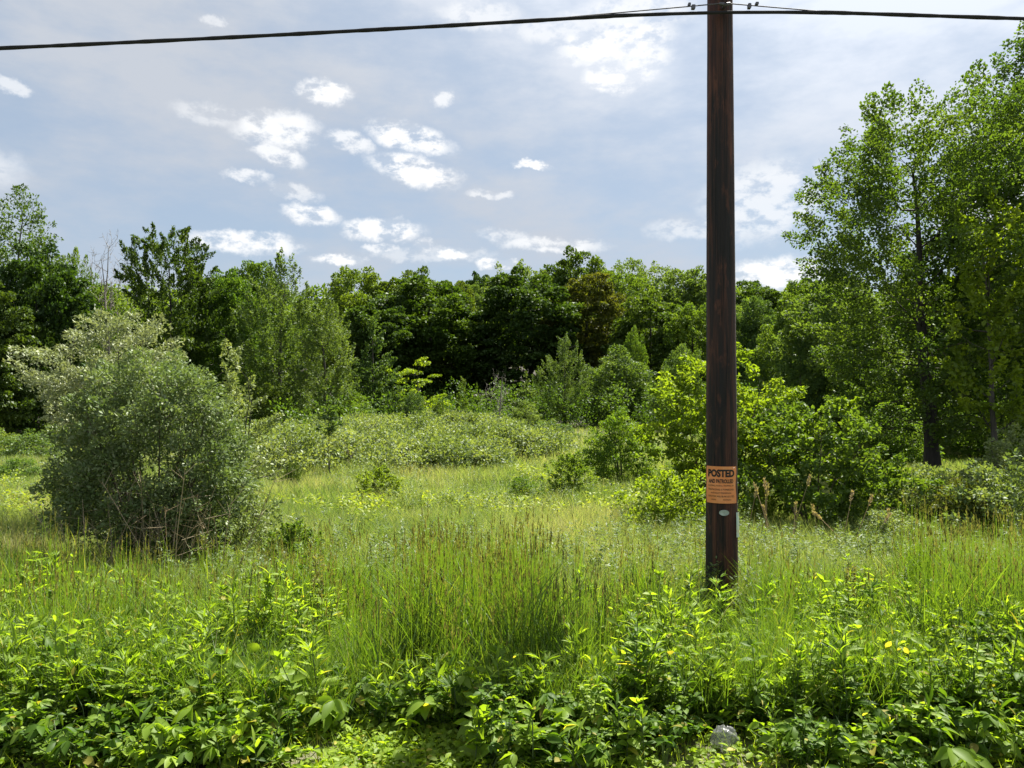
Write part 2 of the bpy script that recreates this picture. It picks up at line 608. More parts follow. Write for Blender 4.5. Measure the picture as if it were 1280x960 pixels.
def grow(seed, H, zb, R, prof=ROUND, n=90, cr=1.0, elong=1.5, up=.35, lpc=100, L=.3, W=.2, oval=False, stems=1, tr=.18,
         spread=.0, flat=.75, in_r=.25, pads=.6, droop=.0, lobes=.22, twigs=0, sides=6, crown_w=None, sp=.85, lean=(0, 0), top_skew=0.0,
         leaf_droop=.25, bark='bark', leaf='mid', twig_r=.008, skip_trunk=False, t0=.0, tvar=1.0, gap_dir=None):
    """a plant grown from its stems: limbs reach out to shoots placed through the crown's volume; leaves sit on the shoots.
    returns (wood mesh, crown mesh)"""
    rng = np.random.default_rng(seed)
    ph = rng.uniform(0, 6.28, 4)
    hs = np.array([p[0] for p in prof])
    rs = np.array([p[1] for p in prof])
    cen, ax, size = [], [], []
    tries = 0
    while len(cen) < n and tries < n * 40:
        tries += 1
        u = rng.uniform(0, 1)
        rr = np.interp(u, hs, rs)
        if rng.uniform() > rr ** 1.3 + .08:
            continue
        a = rng.uniform(0, 2 * PI)
        lob = 1 + lobes * math.sin(2 * a + ph[0] + 2.5 * u) + lobes * .7 * math.sin(5 * a + ph[1] - 4 * u) + lobes * .5 * math.sin(9 * u + ph[2] + a)
        q = in_r + (1 - in_r) * math.sqrt(rng.uniform())
        rad = max(.02, R * rr * lob - cr * .5) * q
        z = zb + (H - zb - cr * .5) * u + rng.normal() * cr * .25
        c = np.array([math.cos(a) * rad + lean[0] * u, math.sin(a) * rad + lean[1] * u, z])
        if cen:
            dd = np.linalg.norm((np.array(cen) - c), axis=1)
            if dd.min() < cr * sp * (1 - tries / (n * 50)):
                continue
        k = up + .35 * (u - .5)
        rv = np.array([math.cos(a), math.sin(a), 0])
        axx = nrm(rv * (1 - k) + np.array([0, 0, k]) + rng.normal(size=3) * .22)
        cen.append(c)
        ax.append(axx)
        size.append(rng.uniform(.68, 1.3))
    cen, ax, size = np.array(cen), np.array(ax), np.array(size)
    n = len(cen)
    # ---- wood
    wood = Bag()
    nodes, nrad = [], []
    top = zb + (H - zb) * .82
    bases = []
    for s in range(stems):
        a = rng.uniform(0, 2 * PI) if stems > 1 else 0
        b0 = np.array([math.cos(a), math.sin(a), 0]) * (spread * .25 * rng.uniform(.3, 1) if stems > 1 else 0)
        tipv = np.array([math.cos(a) * spread + lean[0] * .8, math.sin(a) * spread + lean[1] * .8, top * rng.uniform(.75, 1.0) if stems > 1 else top])
        tt = np.linspace(0, 1, 9)
        pts = b0[None] * (1 - tt[:, None]) + tipv[None] * tt[:, None]
        wig = np.cumsum(rng.normal(size=(9, 3)) * np.array([1, 1, 0]) * H * .008, 0)
        pts = pts + wig * tt[:, None]
        pts[0, 2] = -.15
        rr = tr * (1 - .86 * tt) * (1.0 if stems == 1 else rng.uniform(.6, 1))
        rr[0] *= 1.35
        if not skip_trunk:
            add_tube(wood, pts, rr, sides + 2, rng.uniform())
        for p, r in zip(pts[2:], rr[2:]):
            nodes.append(p)
            nrad.append(r)
    order = np.argsort(np.hypot(cen[:, 0], cen[:, 1]) - .25 * cen[:, 2])
    nodes, nrad = list(nodes), list(nrad)
    for i in order:
        c = cen[i]
        N = np.array(nodes)
        dv = c - N
        dist = np.linalg.norm(dv, axis=1)
        hd = np.hypot(dv[:, 0], dv[:, 1])
        pen = np.where(dv[:, 2] < hd * (.15 + .5 * up), 1.0 * (hd * (.15 + .5 * up) - dv[:, 2]) + .1 * dist, 0)
        j = int(np.argmin(dist + pen + .15 * R * (np.array(nrad) < .004)))
        p0, r0 = N[j], nrad[j]
        end = c + ax[i] * cr * elong * size[i] * .38
        mid = p0 * .5 + c * .5 + np.array([0, 0, -.06 * dist[j]]) + rng.normal(size=3) * .05 * dist[j]
        pts = np.array([p0, mid, c, end])
        ra = min(r0 * .72, .012 * dist[j] + .018 * H / 12 + .002)
        rad = np.array([ra, ra * .72, ra * .5, max(ra * .18, .0025)])
        add_tube(wood, pts, rad, max(3, sides - 2), rng.uniform())
        nodes += [mid, c]
        nrad += [rad[1], rad[2]]
        for k in range(twigs):
            t = rng.uniform(0.1, 1)
            s0 = c + ax[i] * cr * elong * size[i] * (t - .6)
            dv2 = nrm(ax[i] * .9 + rng.normal(size=3) * .6)
            ln = cr * size[i] * rng.uniform(.5, 1.3)
            add_tube(wood, [s0, s0 + dv2 * ln * .5, s0 + dv2 * ln + np.array([0, 0, .1 * ln])], [twig_r, twig_r * .7, twig_r * .3], 3, rng.uniform())
    wm = wood.mesh('trunk', M[bark], True)
    if lpc <= 0:
        return wm, None
    # ---- leaves
    cnt = np.maximum(4, (lpc * size ** 2 * rng.uniform(.7, 1.25, n))).astype(int)
    idx = np.repeat(np.arange(n), cnt)
    m = len(idx)
    t = rng.beta(1.5, 1.3, m)
    q = nrm(rng.normal(size=(m, 3)))
    flip = rng.uniform(size=m) < pads
    q[:, 2] = np.where(flip, np.abs(q[:, 2]), q[:, 2])
    ln = (cr * elong * size)[idx]
    taper = (1.05 - .75 * np.abs(t - .42) ** 1.2 * 1.7) if elong < 2.5 else (1.05 - .9 * t)
    rad = (cr * size)[idx] * taper * (.35 + .65 * rng.uniform(size=m) ** .5)
    off = q * rad[:, None]
    off[:, 2] *= flat
    P = cen[idx] + ax[idx] * (ln * (t - .5))[:, None] + off
    P[:, 2] -= droop * ln * t * t
    P[:, 2] = np.maximum(P[:, 2], .03)
    N = nrm(q * .55 + np.array([0, 0, .6]) + rng.normal(size=(m, 3)) * .55)
    D = nrm(ax[idx] * .5 + q * .6 + rng.normal(size=(m, 3)) * .5 - np.array([0, 0, leaf_droop]))
    tc = rng.uniform(0, 1, n)
    tint = np.clip(t0 + tvar * (.15 + .45 * tc[idx] + .4 * rng.uniform(size=m)), 0, 1)
    sz = rng.uniform(.65, 1.25, m)
    cb = Bag()
    cards(cb, P - D * (L * sz * .4)[:, None], D, N, L * sz, W * sz, tint, oval=oval)
    cm = cb.mesh('crown', M[leaf])
    return wm, cm


def plant(name, label, cat, meshes, loc, rz=0.0, group=None, scale=(1, 1, 1), leaf=None, parts=('trunk', 'crown')):
    if np.isscalar(scale):
        scale = (scale,) * 3
    t = thing(name, label, cat, loc, rz, group, scale)
    for nm, me in zip(parts, meshes):
        if me is None:
            continue
        o = obj(nm, me, t)
        if nm in ('crown', 'leaves', 'foliage') and leaf is not None:
            o.material_slots[0].link = 'OBJECT'
            o.material_slots[0].material = M[leaf]
    return t


def stand(px, d, sink=0.05):
    x = wx(px, d)
    return (x, d, gzf(x, d) - sink)


# ------------------------------------------------------------------ tree prototypes (metres)
PROTO = {}


def proto(kind):
    if kind in PROTO:
        return PROTO[kind]
    k, v = kind[:-1], int(kind[-1])
    s = 100 + 17 * v + sum(map(ord, k))
    if k == 'oak':
        r = (grow(s, 16, 1.8, 6.4, BROAD, n=200, cr=1.22, elong=1.35, up=.30, lpc=210, L=.36, W=.27, in_r=.45, tr=.36, leaf='oak', bark='darkbark', pads=.75, flat=.52, lobes=.17), 16, 6.4)
    elif k == 'maple':
        r = (grow(s, 16, 1.6, 5.2, BROAD, n=220, cr=.95, elong=1.7, up=.42, lpc=150, L=.30, W=.22, in_r=.35, tr=.3, leaf='mid', bark='darkbark', pads=.65, flat=.7, lobes=.25), 16, 5.2)
    elif k == 'lacy':
        r = (grow(s, 16, 3.0, 5.4, VASE, n=95, cr=.95, elong=1.6, up=.5, lpc=60, L=.34, W=.24, tr=.26, leaf='pale', bark='bark', pads=.7, flat=.6, lobes=.32, in_r=.45, sp=1.1), 16, 5.4)
    elif k == 'plume':
        r = (grow(s, 13, 1.0, 3.3, UPRIGHT, n=210, cr=.46, elong=3.6, up=.62, lpc=125, L=.19, W=.09, tr=.2, leaf='grey', bark='bark', pads=.4, flat=.9, lobes=.25, in_r=.15, sp=1.1), 13, 3.3)
    elif k == 'spiky':
        r = (grow(s, 14, 1.5, 4.6, [(0, .55), (.3, .92), (.6, 1.0), (.85, .9), (1, .6)], n=240, cr=.62, elong=3.1, up=.34, lpc=120, L=.30, W=.14, tr=.25, leaf='dark', bark='darkbark', pads=.5, flat=.6, lobes=.2, sp=1.2, leaf_droop=.1), 14, 4.6)
    elif k == 'airy':
        r = (grow(s, 13, 2.5, 3.6, ROUND, n=190, cr=.55, elong=2.2, up=.45, lpc=85, L=.17, W=.10, tr=.2, leaf='grey', bark='bark', pads=.5, flat=.8, lobes=.28, in_r=.25, sp=1.15), 13, 3.6)
    elif k == 'cone':
        r = (grow(s, 9, .3, 2.4, CONE, n=120, cr=.45, elong=2.6, up=.40, lpc=110, L=.2, W=.12, tr=.16, leaf='grey', bark='bark', pads=.6, flat=.7, lobes=.14), 9, 2.4)
    elif k == 'round':
        r = (grow(s, 6, .2, 3.2, DOME, n=110, cr=.6, elong=1.6, up=.42, lpc=130, L=.2, W=.12, tr=.12, stems=4, spread=1.2, leaf='grey', bark='bark', pads=.65, flat=.75, lobes=.17), 6, 3.2)
    elif k == 'bush':
        r = (grow(s, 2.2, .05, 1.5, MOUND, n=70, cr=.32, elong=1.7, up=.45, lpc=95, L=.11, W=.06, tr=.03, stems=6, spread=.7, leaf='thicket', bark='browns', pads=.6, flat=.8, lobes=.22, sides=4), 2.2, 1.5)
    elif k == 'shoot':
        r = (grow(s, 3.2, .15, 1.15, UPRIGHT, n=70, cr=.17, elong=4.6, up=.62, lpc=62, L=.12, W=.055, tr=.03, stems=5, spread=.55, leaf='lime', bark='browns', pads=.45, flat=.9, lobes=.25, sides=4, sp=1.2), 3.2, 1.15)
    elif k == 'mshrub':
        r = (grow(s, 2.3, .05, 1.05, UPRIGHT, n=120, cr=.17, elong=2.6, up=.55, lpc=90, L=.085, W=.045, tr=.03, stems=6, spread=.5, leaf='mid', bark='browns', pads=.5, flat=.9, lobes=.18, sides=4), 2.3, 1.05)
    elif k == 'tier':
        r = (grow(s, 6.5, 1.2, 3.0, UPRIGHT, n=38, cr=.62, elong=2.2, up=.12, lpc=100, L=.24, W=.15, tr=.12, leaf='lime', bark='darkbark', pads=.9, flat=.28, lobes=.35, sp=1.4, in_r=.4), 6.5, 3.0)
    PROTO[kind] = r
    return r


USED = {}


def tree(name, label, kind, px, top, width, d, leaf=None, group=None, cat='tree', rz=None):
    """place one tree: px centre, top edge and crown width as seen in the photograph give its real size at distance d"""
    (ms, H, R) = proto(kind)
    x = wx(px, d)
    g0 = gzf(x, d)
    h = wz(top, d) - g0
    w = width / F * d * (1.22 if kind[:-1] in ('oak', 'maple') and d > 70 else 1.0)
    USED[kind] = USED.get(kind, 0) + 1
    if rz is None:
        rz = (USED[kind] * 2.4 + len(label)) % 6.28
    return plant(name, label, cat, ms, (x, d, g0 - .1), rz, group, (w / (2 * R), w / (2 * R), h / H), leaf)


FAR = 'trees of the wood beyond the meadow'
# back rows on the rising ground
tree('oak_tree', 'dark dome-topped oak standing highest on the skyline at middle', 'oak1', 716, 316, 92, 112, 'oak', FAR)
tree('lacy_tree', 'pale feathery see-through crown on skyline just beside the dark dome-topped oak', 'lacy1', 648, 326, 70, 112, 'pale', FAR)
tree('lacy_tree', 'pale lacy crown on skyline between dark dome oak and utility pole', 'lacy2', 782, 322, 74, 120, 'pale', FAR)
tree('lacy_tree', 'pale lacy thin-leaved crown on skyline nearest the utility pole', 'lacy1', 822, 328, 80, 124, 'pale', FAR)
tree('maple_tree', 'light green rounded crown on skyline touching the utility pole', 'maple1', 862, 336, 84, 104, 'pale', FAR)
tree('maple_tree', 'mid green crown behind bronze tree with pale lacy trees above it', 'maple2', 772, 340, 80, 98, 'mid', FAR)
tree('oak_tree', 'small dark crown on skyline in the dip at wood edge', 'oak2', 606, 340, 52, 118, 'dark', FAR)
tree('maple_tree', 'hazy light crown seen in the dip between two dark oaks', 'maple1', 588, 354, 46, 104, 'pale', FAR)
tree('oak_tree', 'dark oak on skyline with flat top above big clumped oak', 'oak1', 512, 338, 88, 96, 'oak', FAR)
tree('oak_tree', 'dark oak crown sloping down to the dip in the skyline', 'oak2', 566, 350, 66, 92, 'oak', FAR)
tree('maple_tree', 'light green crown on skyline behind the feathery grey-green tree', 'maple2', 442, 334, 84, 96, 'mid', FAR)
tree('maple_tree', 'mid green crown on skyline peeping out beside the feathery tree top', 'maple1', 316, 328, 72, 90, 'mid', FAR)
tree('oak_tree', 'dull green crown on skyline behind spiky dark tree', 'oak2', 268, 336, 80, 86, 'mid', FAR)
tree('oak_tree', 'dark level crown on skyline just past the utility pole', 'oak1', 944, 352, 92, 108, 'oak', FAR)
tree('oak_tree', 'mid green level crown on skyline meeting the tall roadside maple', 'oak2', 1008, 352, 92, 104, 'mid', FAR)
# front of the wood
tree('oak_tree', 'big dark oak with heavy clumped crown at middle of wood edge', 'oak3', 534, 348, 142, 82, 'oak', FAR)
tree('oak_tree', 'dark oak whose crown has rows of lit pads beneath the dip', 'oak1', 478, 372, 104, 78, 'dark', FAR)
tree('oak_tree', 'broad very dark oak beside the bronze-topped tree', 'oak2', 660, 340, 134, 82, 'dark', FAR)
tree('bronze_tree', 'bronze tinted oak with brownish olive crown in the wood', 'oak3', 734, 344, 98, 83, 'brown', FAR)
tree('oak_tree', 'dark green oak between bronze tree and utility pole', 'oak1', 812, 366, 98, 76, 'oak', FAR)
tree('maple_tree', 'small mid green crown half hidden behind the utility pole', 'maple2', 866, 378, 70, 72, 'mid', FAR)
tree('maple_tree', 'blue-green tree showing just past the utility pole', 'maple1', 946, 372, 76, 68, 'grey', FAR)
tree('maple_tree', 'mid green tree filling gap between blue-green tree and roadside maple', 'maple2', 1000, 366, 90, 60, 'mid', FAR)
# middle stand on the other side
tree('feathery_tree', 'tall feathery grey-green tree with plumed top', 'plume1', 350, 316, 118, 48, 'grey', FAR)
tree('feathery_tree', 'shorter feathery tree with soft rounded crown beside taller plumed one', 'plume2', 408, 366, 96, 46, 'grey', FAR)
tree('spiky_tree', 'dark tree with spiky radiating branch ends above silvery shrub', 'spiky1', 214, 287, 118, 50, 'dark', FAR)
tree('maple_tree', 'fresh mid green tree tucked between spiky dark tree and feathery tree', 'maple1', 282, 346, 92, 53, 'mid', FAR)
tree('cone_tree', 'cone-shaped grey-green tree at end of the feathery trees', 'cone1', 466, 384, 72, 50, 'grey', FAR)
tree('maple_tree', 'yellow-green tree seen behind the dead bare tree', 'maple2', 112, 352, 92, 52, 'mid', FAR)
tree('maple_tree', 'small light crown poking up beside the airy tree', 'lacy2', 96, 310, 46, 54, 'mid', FAR)
tree('airy_tree', 'airy grey-green tree with sky showing through its top', 'airy1', 22, 228, 150, 44, 'oak', FAR)
tree('oak_tree', 'deep green tree below the airy see-through tree', 'oak1', 46, 306, 134, 40, 'dark', FAR)
tree('oak_tree', 'very dark tree at picture edge with black shade beneath', 'oak2', -34, 350, 130, 36, 'dark', FAR)
tree('tiered_tree', 'pale lime tree with layered flat sprays before dark oaks', 'tier1', 522, 443, 72, 52, 'lime', FAR)
tree('grove_tree', 'grey-green upright tree with thin pale trunks at meadow edge', 'plume1', 706, 418, 62, 60, 'grey', FAR)
tree('grove_tree', 'broad round grey-green tree at meadow edge before the oaks', 'round1', 770, 432, 108, 62, 'grey', FAR)
tree('grove_tree', 'small fresh green crown rising over round grey-green tree', 'round2', 792, 408, 56, 67, 'mid', FAR)
tree('grove_tree', 'yellow-green rounded tree just behind the utility pole', 'round2', 852, 430, 82, 55, 'pale', FAR)
# shrubs along the meadow's far edge
EDGE = 'shrubs along the far edge of the meadow'
tree('cone_shrub', 'conical grey shrub with soft point at meadow edge', 'cone2', 657, 466, 48, 57, 'grey', EDGE, 'shrub')
tree('round_shrub', 'rounded light green shrub in front of the conical grey shrub', 'round1', 657, 499, 52, 51, 'pale', EDGE, 'shrub')
tree('cone_shrub', 'thin dark green pointed shrub, taller of two side by side', 'cone1', 579, 467, 26, 56, 'mid', EDGE, 'shrub')
tree('cone_shrub', 'thin dark green pointed shrub, shorter of two side by side', 'cone2', 596, 480, 20, 56, 'mid', EDGE, 'shrub')
tree('round_shrub', 'grey-green rounded shrub under the tiered lime tree', 'round2', 516, 487, 42, 49, 'grey', EDGE, 'shrub')
tree('round_shrub', 'dark rounded shrub between grey-green shrub and thicket', 'round1', 550, 499, 36, 47, 'oak', EDGE, 'shrub')
tree('round_shrub', 'low dusty grey shrub at back of the thicket', 'round2', 578, 514, 38, 45, 'grey', EDGE, 'shrub')
tree('round_shrub', 'bright yellow-green small shrub at edge of conical tree', 'bush1', 500, 511, 30, 44, 'lime', EDGE, 'shrub')
tree('round_shrub', 'low wide pale shrub at the foot of the grove with trunks', 'bush2', 690, 524, 70, 46, 'pale', EDGE, 'shrub')
tree('round_shrub', 'dim green shrub in shade under the feathery trees', 'round1', 440, 486, 76, 46, 'mid', EDGE, 'shrub')
tree('round_shrub', 'dark shrub in deep shade beside silvery shrub', 'round2', 330, 474, 80, 45, 'oak', EDGE, 'shrub')
tree('round_shrub', 'small light shrub with loose top near bare sapling', 'bush1', 612, 518, 40, 43, 'thicket', EDGE, 'shrub')

# far woods behind everything: one continuous mass
def distant_woods():
    rng = np.random.default_rng(5)
    bag = Bag()
    for row, (d, n) in enumerate(((128, 60), (150, 60), (178, 46))):
        xs_ = np.linspace(-1.05, 1.05, n) * d + rng.normal(size=n) * 2
        for x in xs_:
            y = d + rng.normal() * 5
            g0 = gzf(x, y)
            h = rng.uniform(11, 15) + (3 if row == 2 else 0)
            R = rng.uniform(4, 6)
            k = 26
            c = np.stack([x + rng.normal(size=k) * R * .5, y + rng.normal(size=k) * R * .5, g0 + h * rng.uniform(.15, .95, k)], 1)
            idx = np.repeat(np.arange(k), 70)
            m = len(idx)
            q = nrm(rng.normal(size=(m, 3)))
            q[:, 2] = np.where(rng.uniform(size=m) < .6, np.abs(q[:, 2]), q[:, 2])
            P = c[idx] + q * (1.7 * rng.uniform(.4, 1, m))[:, None]
            N = nrm(q * .5 + np.array([0, 0, .6]) + rng.normal(size=(m, 3)) * .5)
            D = nrm(q + rng.normal(size=(m, 3)) * .6)
            tt = np.clip(rng.uniform() * .6 + rng.uniform(size=m) * .4, 0, 1)
            cards(bag, P, D, N, rng.uniform(.5, .9, m), .5, tt)
    tag(obj('distant_woods', bag.mesh('distant_woods', M['mid'])), 'far-off woods on the rise behind the oaks', None, kind='stuff')


distant_woods()

# dim understorey closing the wood's edge
def understorey():
    rng = np.random.default_rng(8)
    bag = Bag()
    for d0, d1, xa, xb, n, hh in ((54, 92, -46, 34, 330, 3.2), (40, 52, -40, -8, 70, 2.2), (34, 56, 10, 42, 110, 2.6)):
        for _ in range(n):
            y = rng.uniform(d0, d1)
            x = rng.uniform(xa, xb)
            k = 9
            c = np.stack([x + rng.normal(size=k) * 1.1, y + rng.normal(size=k) * .8, gz(x, y) + hh * rng.uniform(.1, 1, k) * rng.uniform(.4, 1)], 1)
            idx = np.repeat(np.arange(k), 64)
            m = len(idx)
            q = nrm(rng.normal(size=(m, 3)))
            P = c[idx] + q * (.75 * rng.uniform(.3, 1, m))[:, None]
            N = nrm(q * .5 + np.array([0, 0, .6]) + rng.normal(size=(m, 3)) * .5)
            D = nrm(q + rng.normal(size=(m, 3)) * .6)
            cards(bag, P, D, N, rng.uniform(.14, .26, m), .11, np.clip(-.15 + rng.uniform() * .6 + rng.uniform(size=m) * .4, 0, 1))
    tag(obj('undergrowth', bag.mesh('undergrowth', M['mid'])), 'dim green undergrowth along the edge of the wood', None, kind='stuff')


understorey()

# ------------------------------------------------------------------ bare dead trees
def dead(name, label, px, top, width, d, seed, n=26, zb=.35, tr=.12, stems=1, cat='dead tree', twigs=7, bark='paleb', up=.7):
    x = wx(px, d)
    g0 = gzf(x, d)
    H = wz(top, d) - g0
    R = width / F * d / 2
    wm, _ = grow(seed, H, H * zb, R, UPRIGHT, n=n, cr=R * .22, elong=4.2, up=up, lpc=0, tr=tr, stems=stems, spread=R * .3, twigs=twigs, twig_r=tr * .09, sides=5, bark=bark, sp=1.0)
    return plant(name, label, cat, (wm, None), (x, d, g0), 0.0)


dead('dead_tree', 'bare dead tree with thin upswept grey twigs against the sky', 140, 276, 66, 50, 31, n=70, tr=.14, stems=3, up=.85, twigs=9)
dead('dead_tree', 'thin dead snag sticking up behind the spiky dark tree', 181, 286, 26, 56, 32, n=10, tr=.11, twigs=3, bark='bark')
dead('dead_sapling', 'small bare forked dead sapling standing behind the thicket', 622, 462, 52, 39, 33, n=22, tr=.09, twigs=6, zb=.42)

# ------------------------------------------------------------------ thicket bank across the meadow
def thicket():
    rng = np.random.default_rng(21)
    bag, wood = Bag(), Bag()
    for _ in range(170):
        px = rng.uniform(285, 690)
        d = rng.uniform(25.5, 38) if px < 600 else rng.uniform(28, 39)
        d += 1.6 * math.sin(px * .031) + 1.1 * math.sin(px * .083)
        x = wx(px, d)
        y = d
        if float(wob2(x, y, .9, 29)) < -.42:
            continue
        g0 = gzf(x, y)
        edge = min(1, (px - 270) / 40, (715 - px) / 90)
        h = max(.35, .98 + .42 * float(wob2(x, y, .62, 7)) + rng.normal() * .24) * (.45 + .55 * edge) * (1.0 if d < 31 else 1.1)
        k = 22
        rr = rng.uniform(.45, .8)
        c = np.stack([x + rng.normal(size=k) * rr, y + rng.normal(size=k) * rr, g0 + h * (rng.uniform(.15, .92, k))], 1)
        idx = np.repeat(np.arange(k), 60)
        m = len(idx)
        q = nrm(rng.normal(size=(m, 3)))
        q[:, 2] = np.where(rng.uniform(size=m) < .6, np.abs(q[:, 2]), q[:, 2])
        P = c[idx] + q * (.3 * rng.uniform(.3, 1, m))[:, None]
        N = nrm(q * .5 + np.array([0, 0, .6]) + rng.normal(size=(m, 3)) * .55)
        D = nrm(q + rng.normal(size=(m, 3)) * .6)
        tt = np.clip(.6 * rng.uniform() - .05 + .2 * np.repeat(rng.uniform(size=k), 60) + rng.uniform(size=m) * .35, 0, 1)
        cards(bag, P, D, N, rng.uniform(.07, .13, m), .065, tt)
        for _k in range(5):
            a = rng.uniform(0, 6.28)
            r = rng.uniform(.4, 1.2)
            p0 = np.array([x + rng.normal() * .3, y + rng.normal() * .3, g0])
            p2 = p0 + np.array([math.cos(a) * r, math.sin(a) * r, h * rng.uniform(.6, 1.15)])
            add_tube(wood, [p0, (p0 + p2) / 2 + np.array([0, 0, .25 * h]), p2], [.012, .008, .004], 3)
    t = thing('bramble_thicket', 'long pale green bramble thicket banked across the middle of meadow', 'thicket')
    t['kind'] = 'stuff'
    obj('foliage', bag.mesh('thicket_foliage', M['thicket']), t)
    obj('cane', wood.mesh('thicket_canes', M['browns']), t)


thicket()

# ------------------------------------------------------------------ big silvery shrubs
ms = grow(301, 2.66, .46, 1.18, [(0, .66), (.14, .98), (.4, 1.0), (.66, .90), (.86, .64), (1, .25)], n=230, cr=.20, elong=1.9, up=.42, lpc=230, L=.058, W=.026,
          oval=False, stems=22, spread=.8, tr=.022, leaf='olive', bark='browns', pads=.55, flat=.9, lobes=.06, twigs=2, twig_r=.003, in_r=.5, sides=5, sp=.95)
plant('silvery_shrub', 'big rounded silvery shrub with twiggy grey stems showing at its foot', 'shrub', ms, stand(194, 9.9), .4)
ms = grow(302, 3.75, .6, 1.28, VASE, n=120, cr=.23, elong=2.2, up=.30, lpc=150, L=.07, W=.032, stems=5, spread=.7, tr=.05, leaf='silver', bark='bark',
          pads=.8, flat=.6, lobes=.28, twigs=1, twig_r=.004, in_r=.3, sides=5, sp=1.1, t0=.22)
plant('silvery_tree', 'taller pale silvery tree with spreading sprays behind rounded silvery shrub', 'shrub', ms, stand(142, 13.6), 1.9)
ms = grow(303, 3.1, .3, .82, UPRIGHT, n=90, cr=.17, elong=2.5, up=.5, lpc=100, L=.066, W=.03, stems=5, spread=.4, tr=.03, leaf='olive', bark='bark',
          pads=.6, flat=.85, lobes=.2, twigs=1, twig_r=.003, sides=4)
plant('silvery_shrub', 'slim olive-grey shrub tucked at side of big silvery shrub', 'shrub', ms, stand(286, 12.0), .2)
ms = grow(304, 1.15, .1, .75, DOME, n=60, cr=.14, elong=2.2, up=.45, lpc=80, L=.06, W=.028, stems=5, spread=.4, tr=.015, leaf='olive', bark='browns',
          pads=.6, flat=.85, lobes=.2, twigs=1, twig_r=.003, sides=4)
plant('silvery_shrub', 'low silvery bush spreading from the side of big rounded shrub', 'shrub', ms, stand(292, 10.4), .2)

# ------------------------------------------------------------------ roadside maple and its neighbours
ms = grow(401, 10.35, 1.15, 3.25, [(0, .6), (.2, .9), (.45, 1.0), (.72, 1.0), (.9, .82), (1, .45)], n=640, cr=.30, elong=2.3, up=.42, lpc=118, L=.088, W=.060, oval=True,
          tr=.21, leaf='maple', bark='darkbark', pads=.55, flat=.8, lobes=.2, twigs=1, twig_r=.006, in_r=.2, sp=1.1, lean=(-.95, 0))
mt = plant('maple_tree', 'tall leafy maple with dark trunk and bare dead lower limbs', 'tree', ms, stand(1166, 22), 0.7)
bag = Bag()
rng = np.random.default_rng(77)
for k in range(26):
    a = rng.uniform(0, 2 * PI)
    z = rng.uniform(1.3, 5.6)
    ln = rng.uniform(1.2, 3.2)
    p0 = np.array([0, 0, z])
    p1 = p0 + np.array([math.cos(a) * ln * .5, math.sin(a) * ln * .5, .12 * ln])
    p2 = p0 + np.array([math.cos(a) * ln, math.sin(a) * ln, rng.uniform(-.1, .05) * ln])
    add_tube(bag, [p0, p1, p2], [.015, .009, .003], 4)
    for j in range(5):
        t = rng.uniform(.3, 1)
        s0 = p0 * (1 - t) + p2 * t + np.array([0, 0, .10 * ln * (1 - t)])
        dv = nrm(np.array([math.cos(a + rng.normal() * .6), math.sin(a + rng.normal() * .6), rng.normal() * .25]))
        add_tube(bag, [s0, s0 + dv * rng.uniform(.3, .9)], [.006, .002], 3)
obj('dead_limb', bag.mesh('dead_limb', M['browns']), mt)

ms = grow(402, 13.2, 1.2, 2.9, UPRIGHT, n=600, cr=.33, elong=2.3, up=.45, lpc=120, L=.096, W=.066, oval=True, tr=.24, leaf='maple', bark='bark', pads=.55, flat=.8, lobes=.2,
          twigs=0, in_r=.2, sp=1.15)
plant('edge_tree', 'tallest leafy tree, cut off by the picture edge beside the maple', 'tree', ms, stand(1308, 22.5), 0.2)
ms = grow(403, 7.2, 1.6, 1.2, UPRIGHT, n=70, cr=.20, elong=4.2, up=.6, lpc=60, L=.13, W=.085, oval=True, tr=.085, leaf='lime', bark='bark', pads=.5, flat=.9, lobes=.25, sp=1.2)
plant('young_tree', 'slender young tree with forked trunk between maple and tallest edge tree', 'tree', ms, stand(1244, 18.5), 0.2)
BEH = 'trees standing behind the roadside maple'
tree('maple_tree', 'light green tree leaning out behind maple toward utility pole', 'maple1', 1050, 346, 160, 31, 'pale', BEH)
tree('round_shrub', 'leafy green understorey shrub in shade behind the maple trunk', 'round2', 1112, 500, 120, 27, 'bushleaf', BEH, 'shrub')
tree('round_shrub', 'leafy green understorey shrub behind the slender young tree', 'round1', 1222, 494, 130, 28, 'bushleaf', BEH, 'shrub')
tree('maple_tree', 'dim green tree right behind the maple trunk', 'maple2', 1150, 350, 170, 33, 'mid', BEH)
tree('oak_tree', 'dark tree filling the gap behind slender young tree', 'oak2', 1230, 330, 170, 36, 'oak', BEH)
tree('oak_tree', 'dark tree low behind dead limbs of the maple', 'oak1', 1096, 420, 140, 38, 'dark', BEH)
tree('feathery_tree', 'soft grey-green tree just past the bright lime sapling', 'plume1', 1000, 420, 84, 30, 'grey', BEH)
tree('maple_tree', 'mid green tree closing the view at picture edge', 'maple1', 1300, 400, 130, 30, 'mid', BEH)

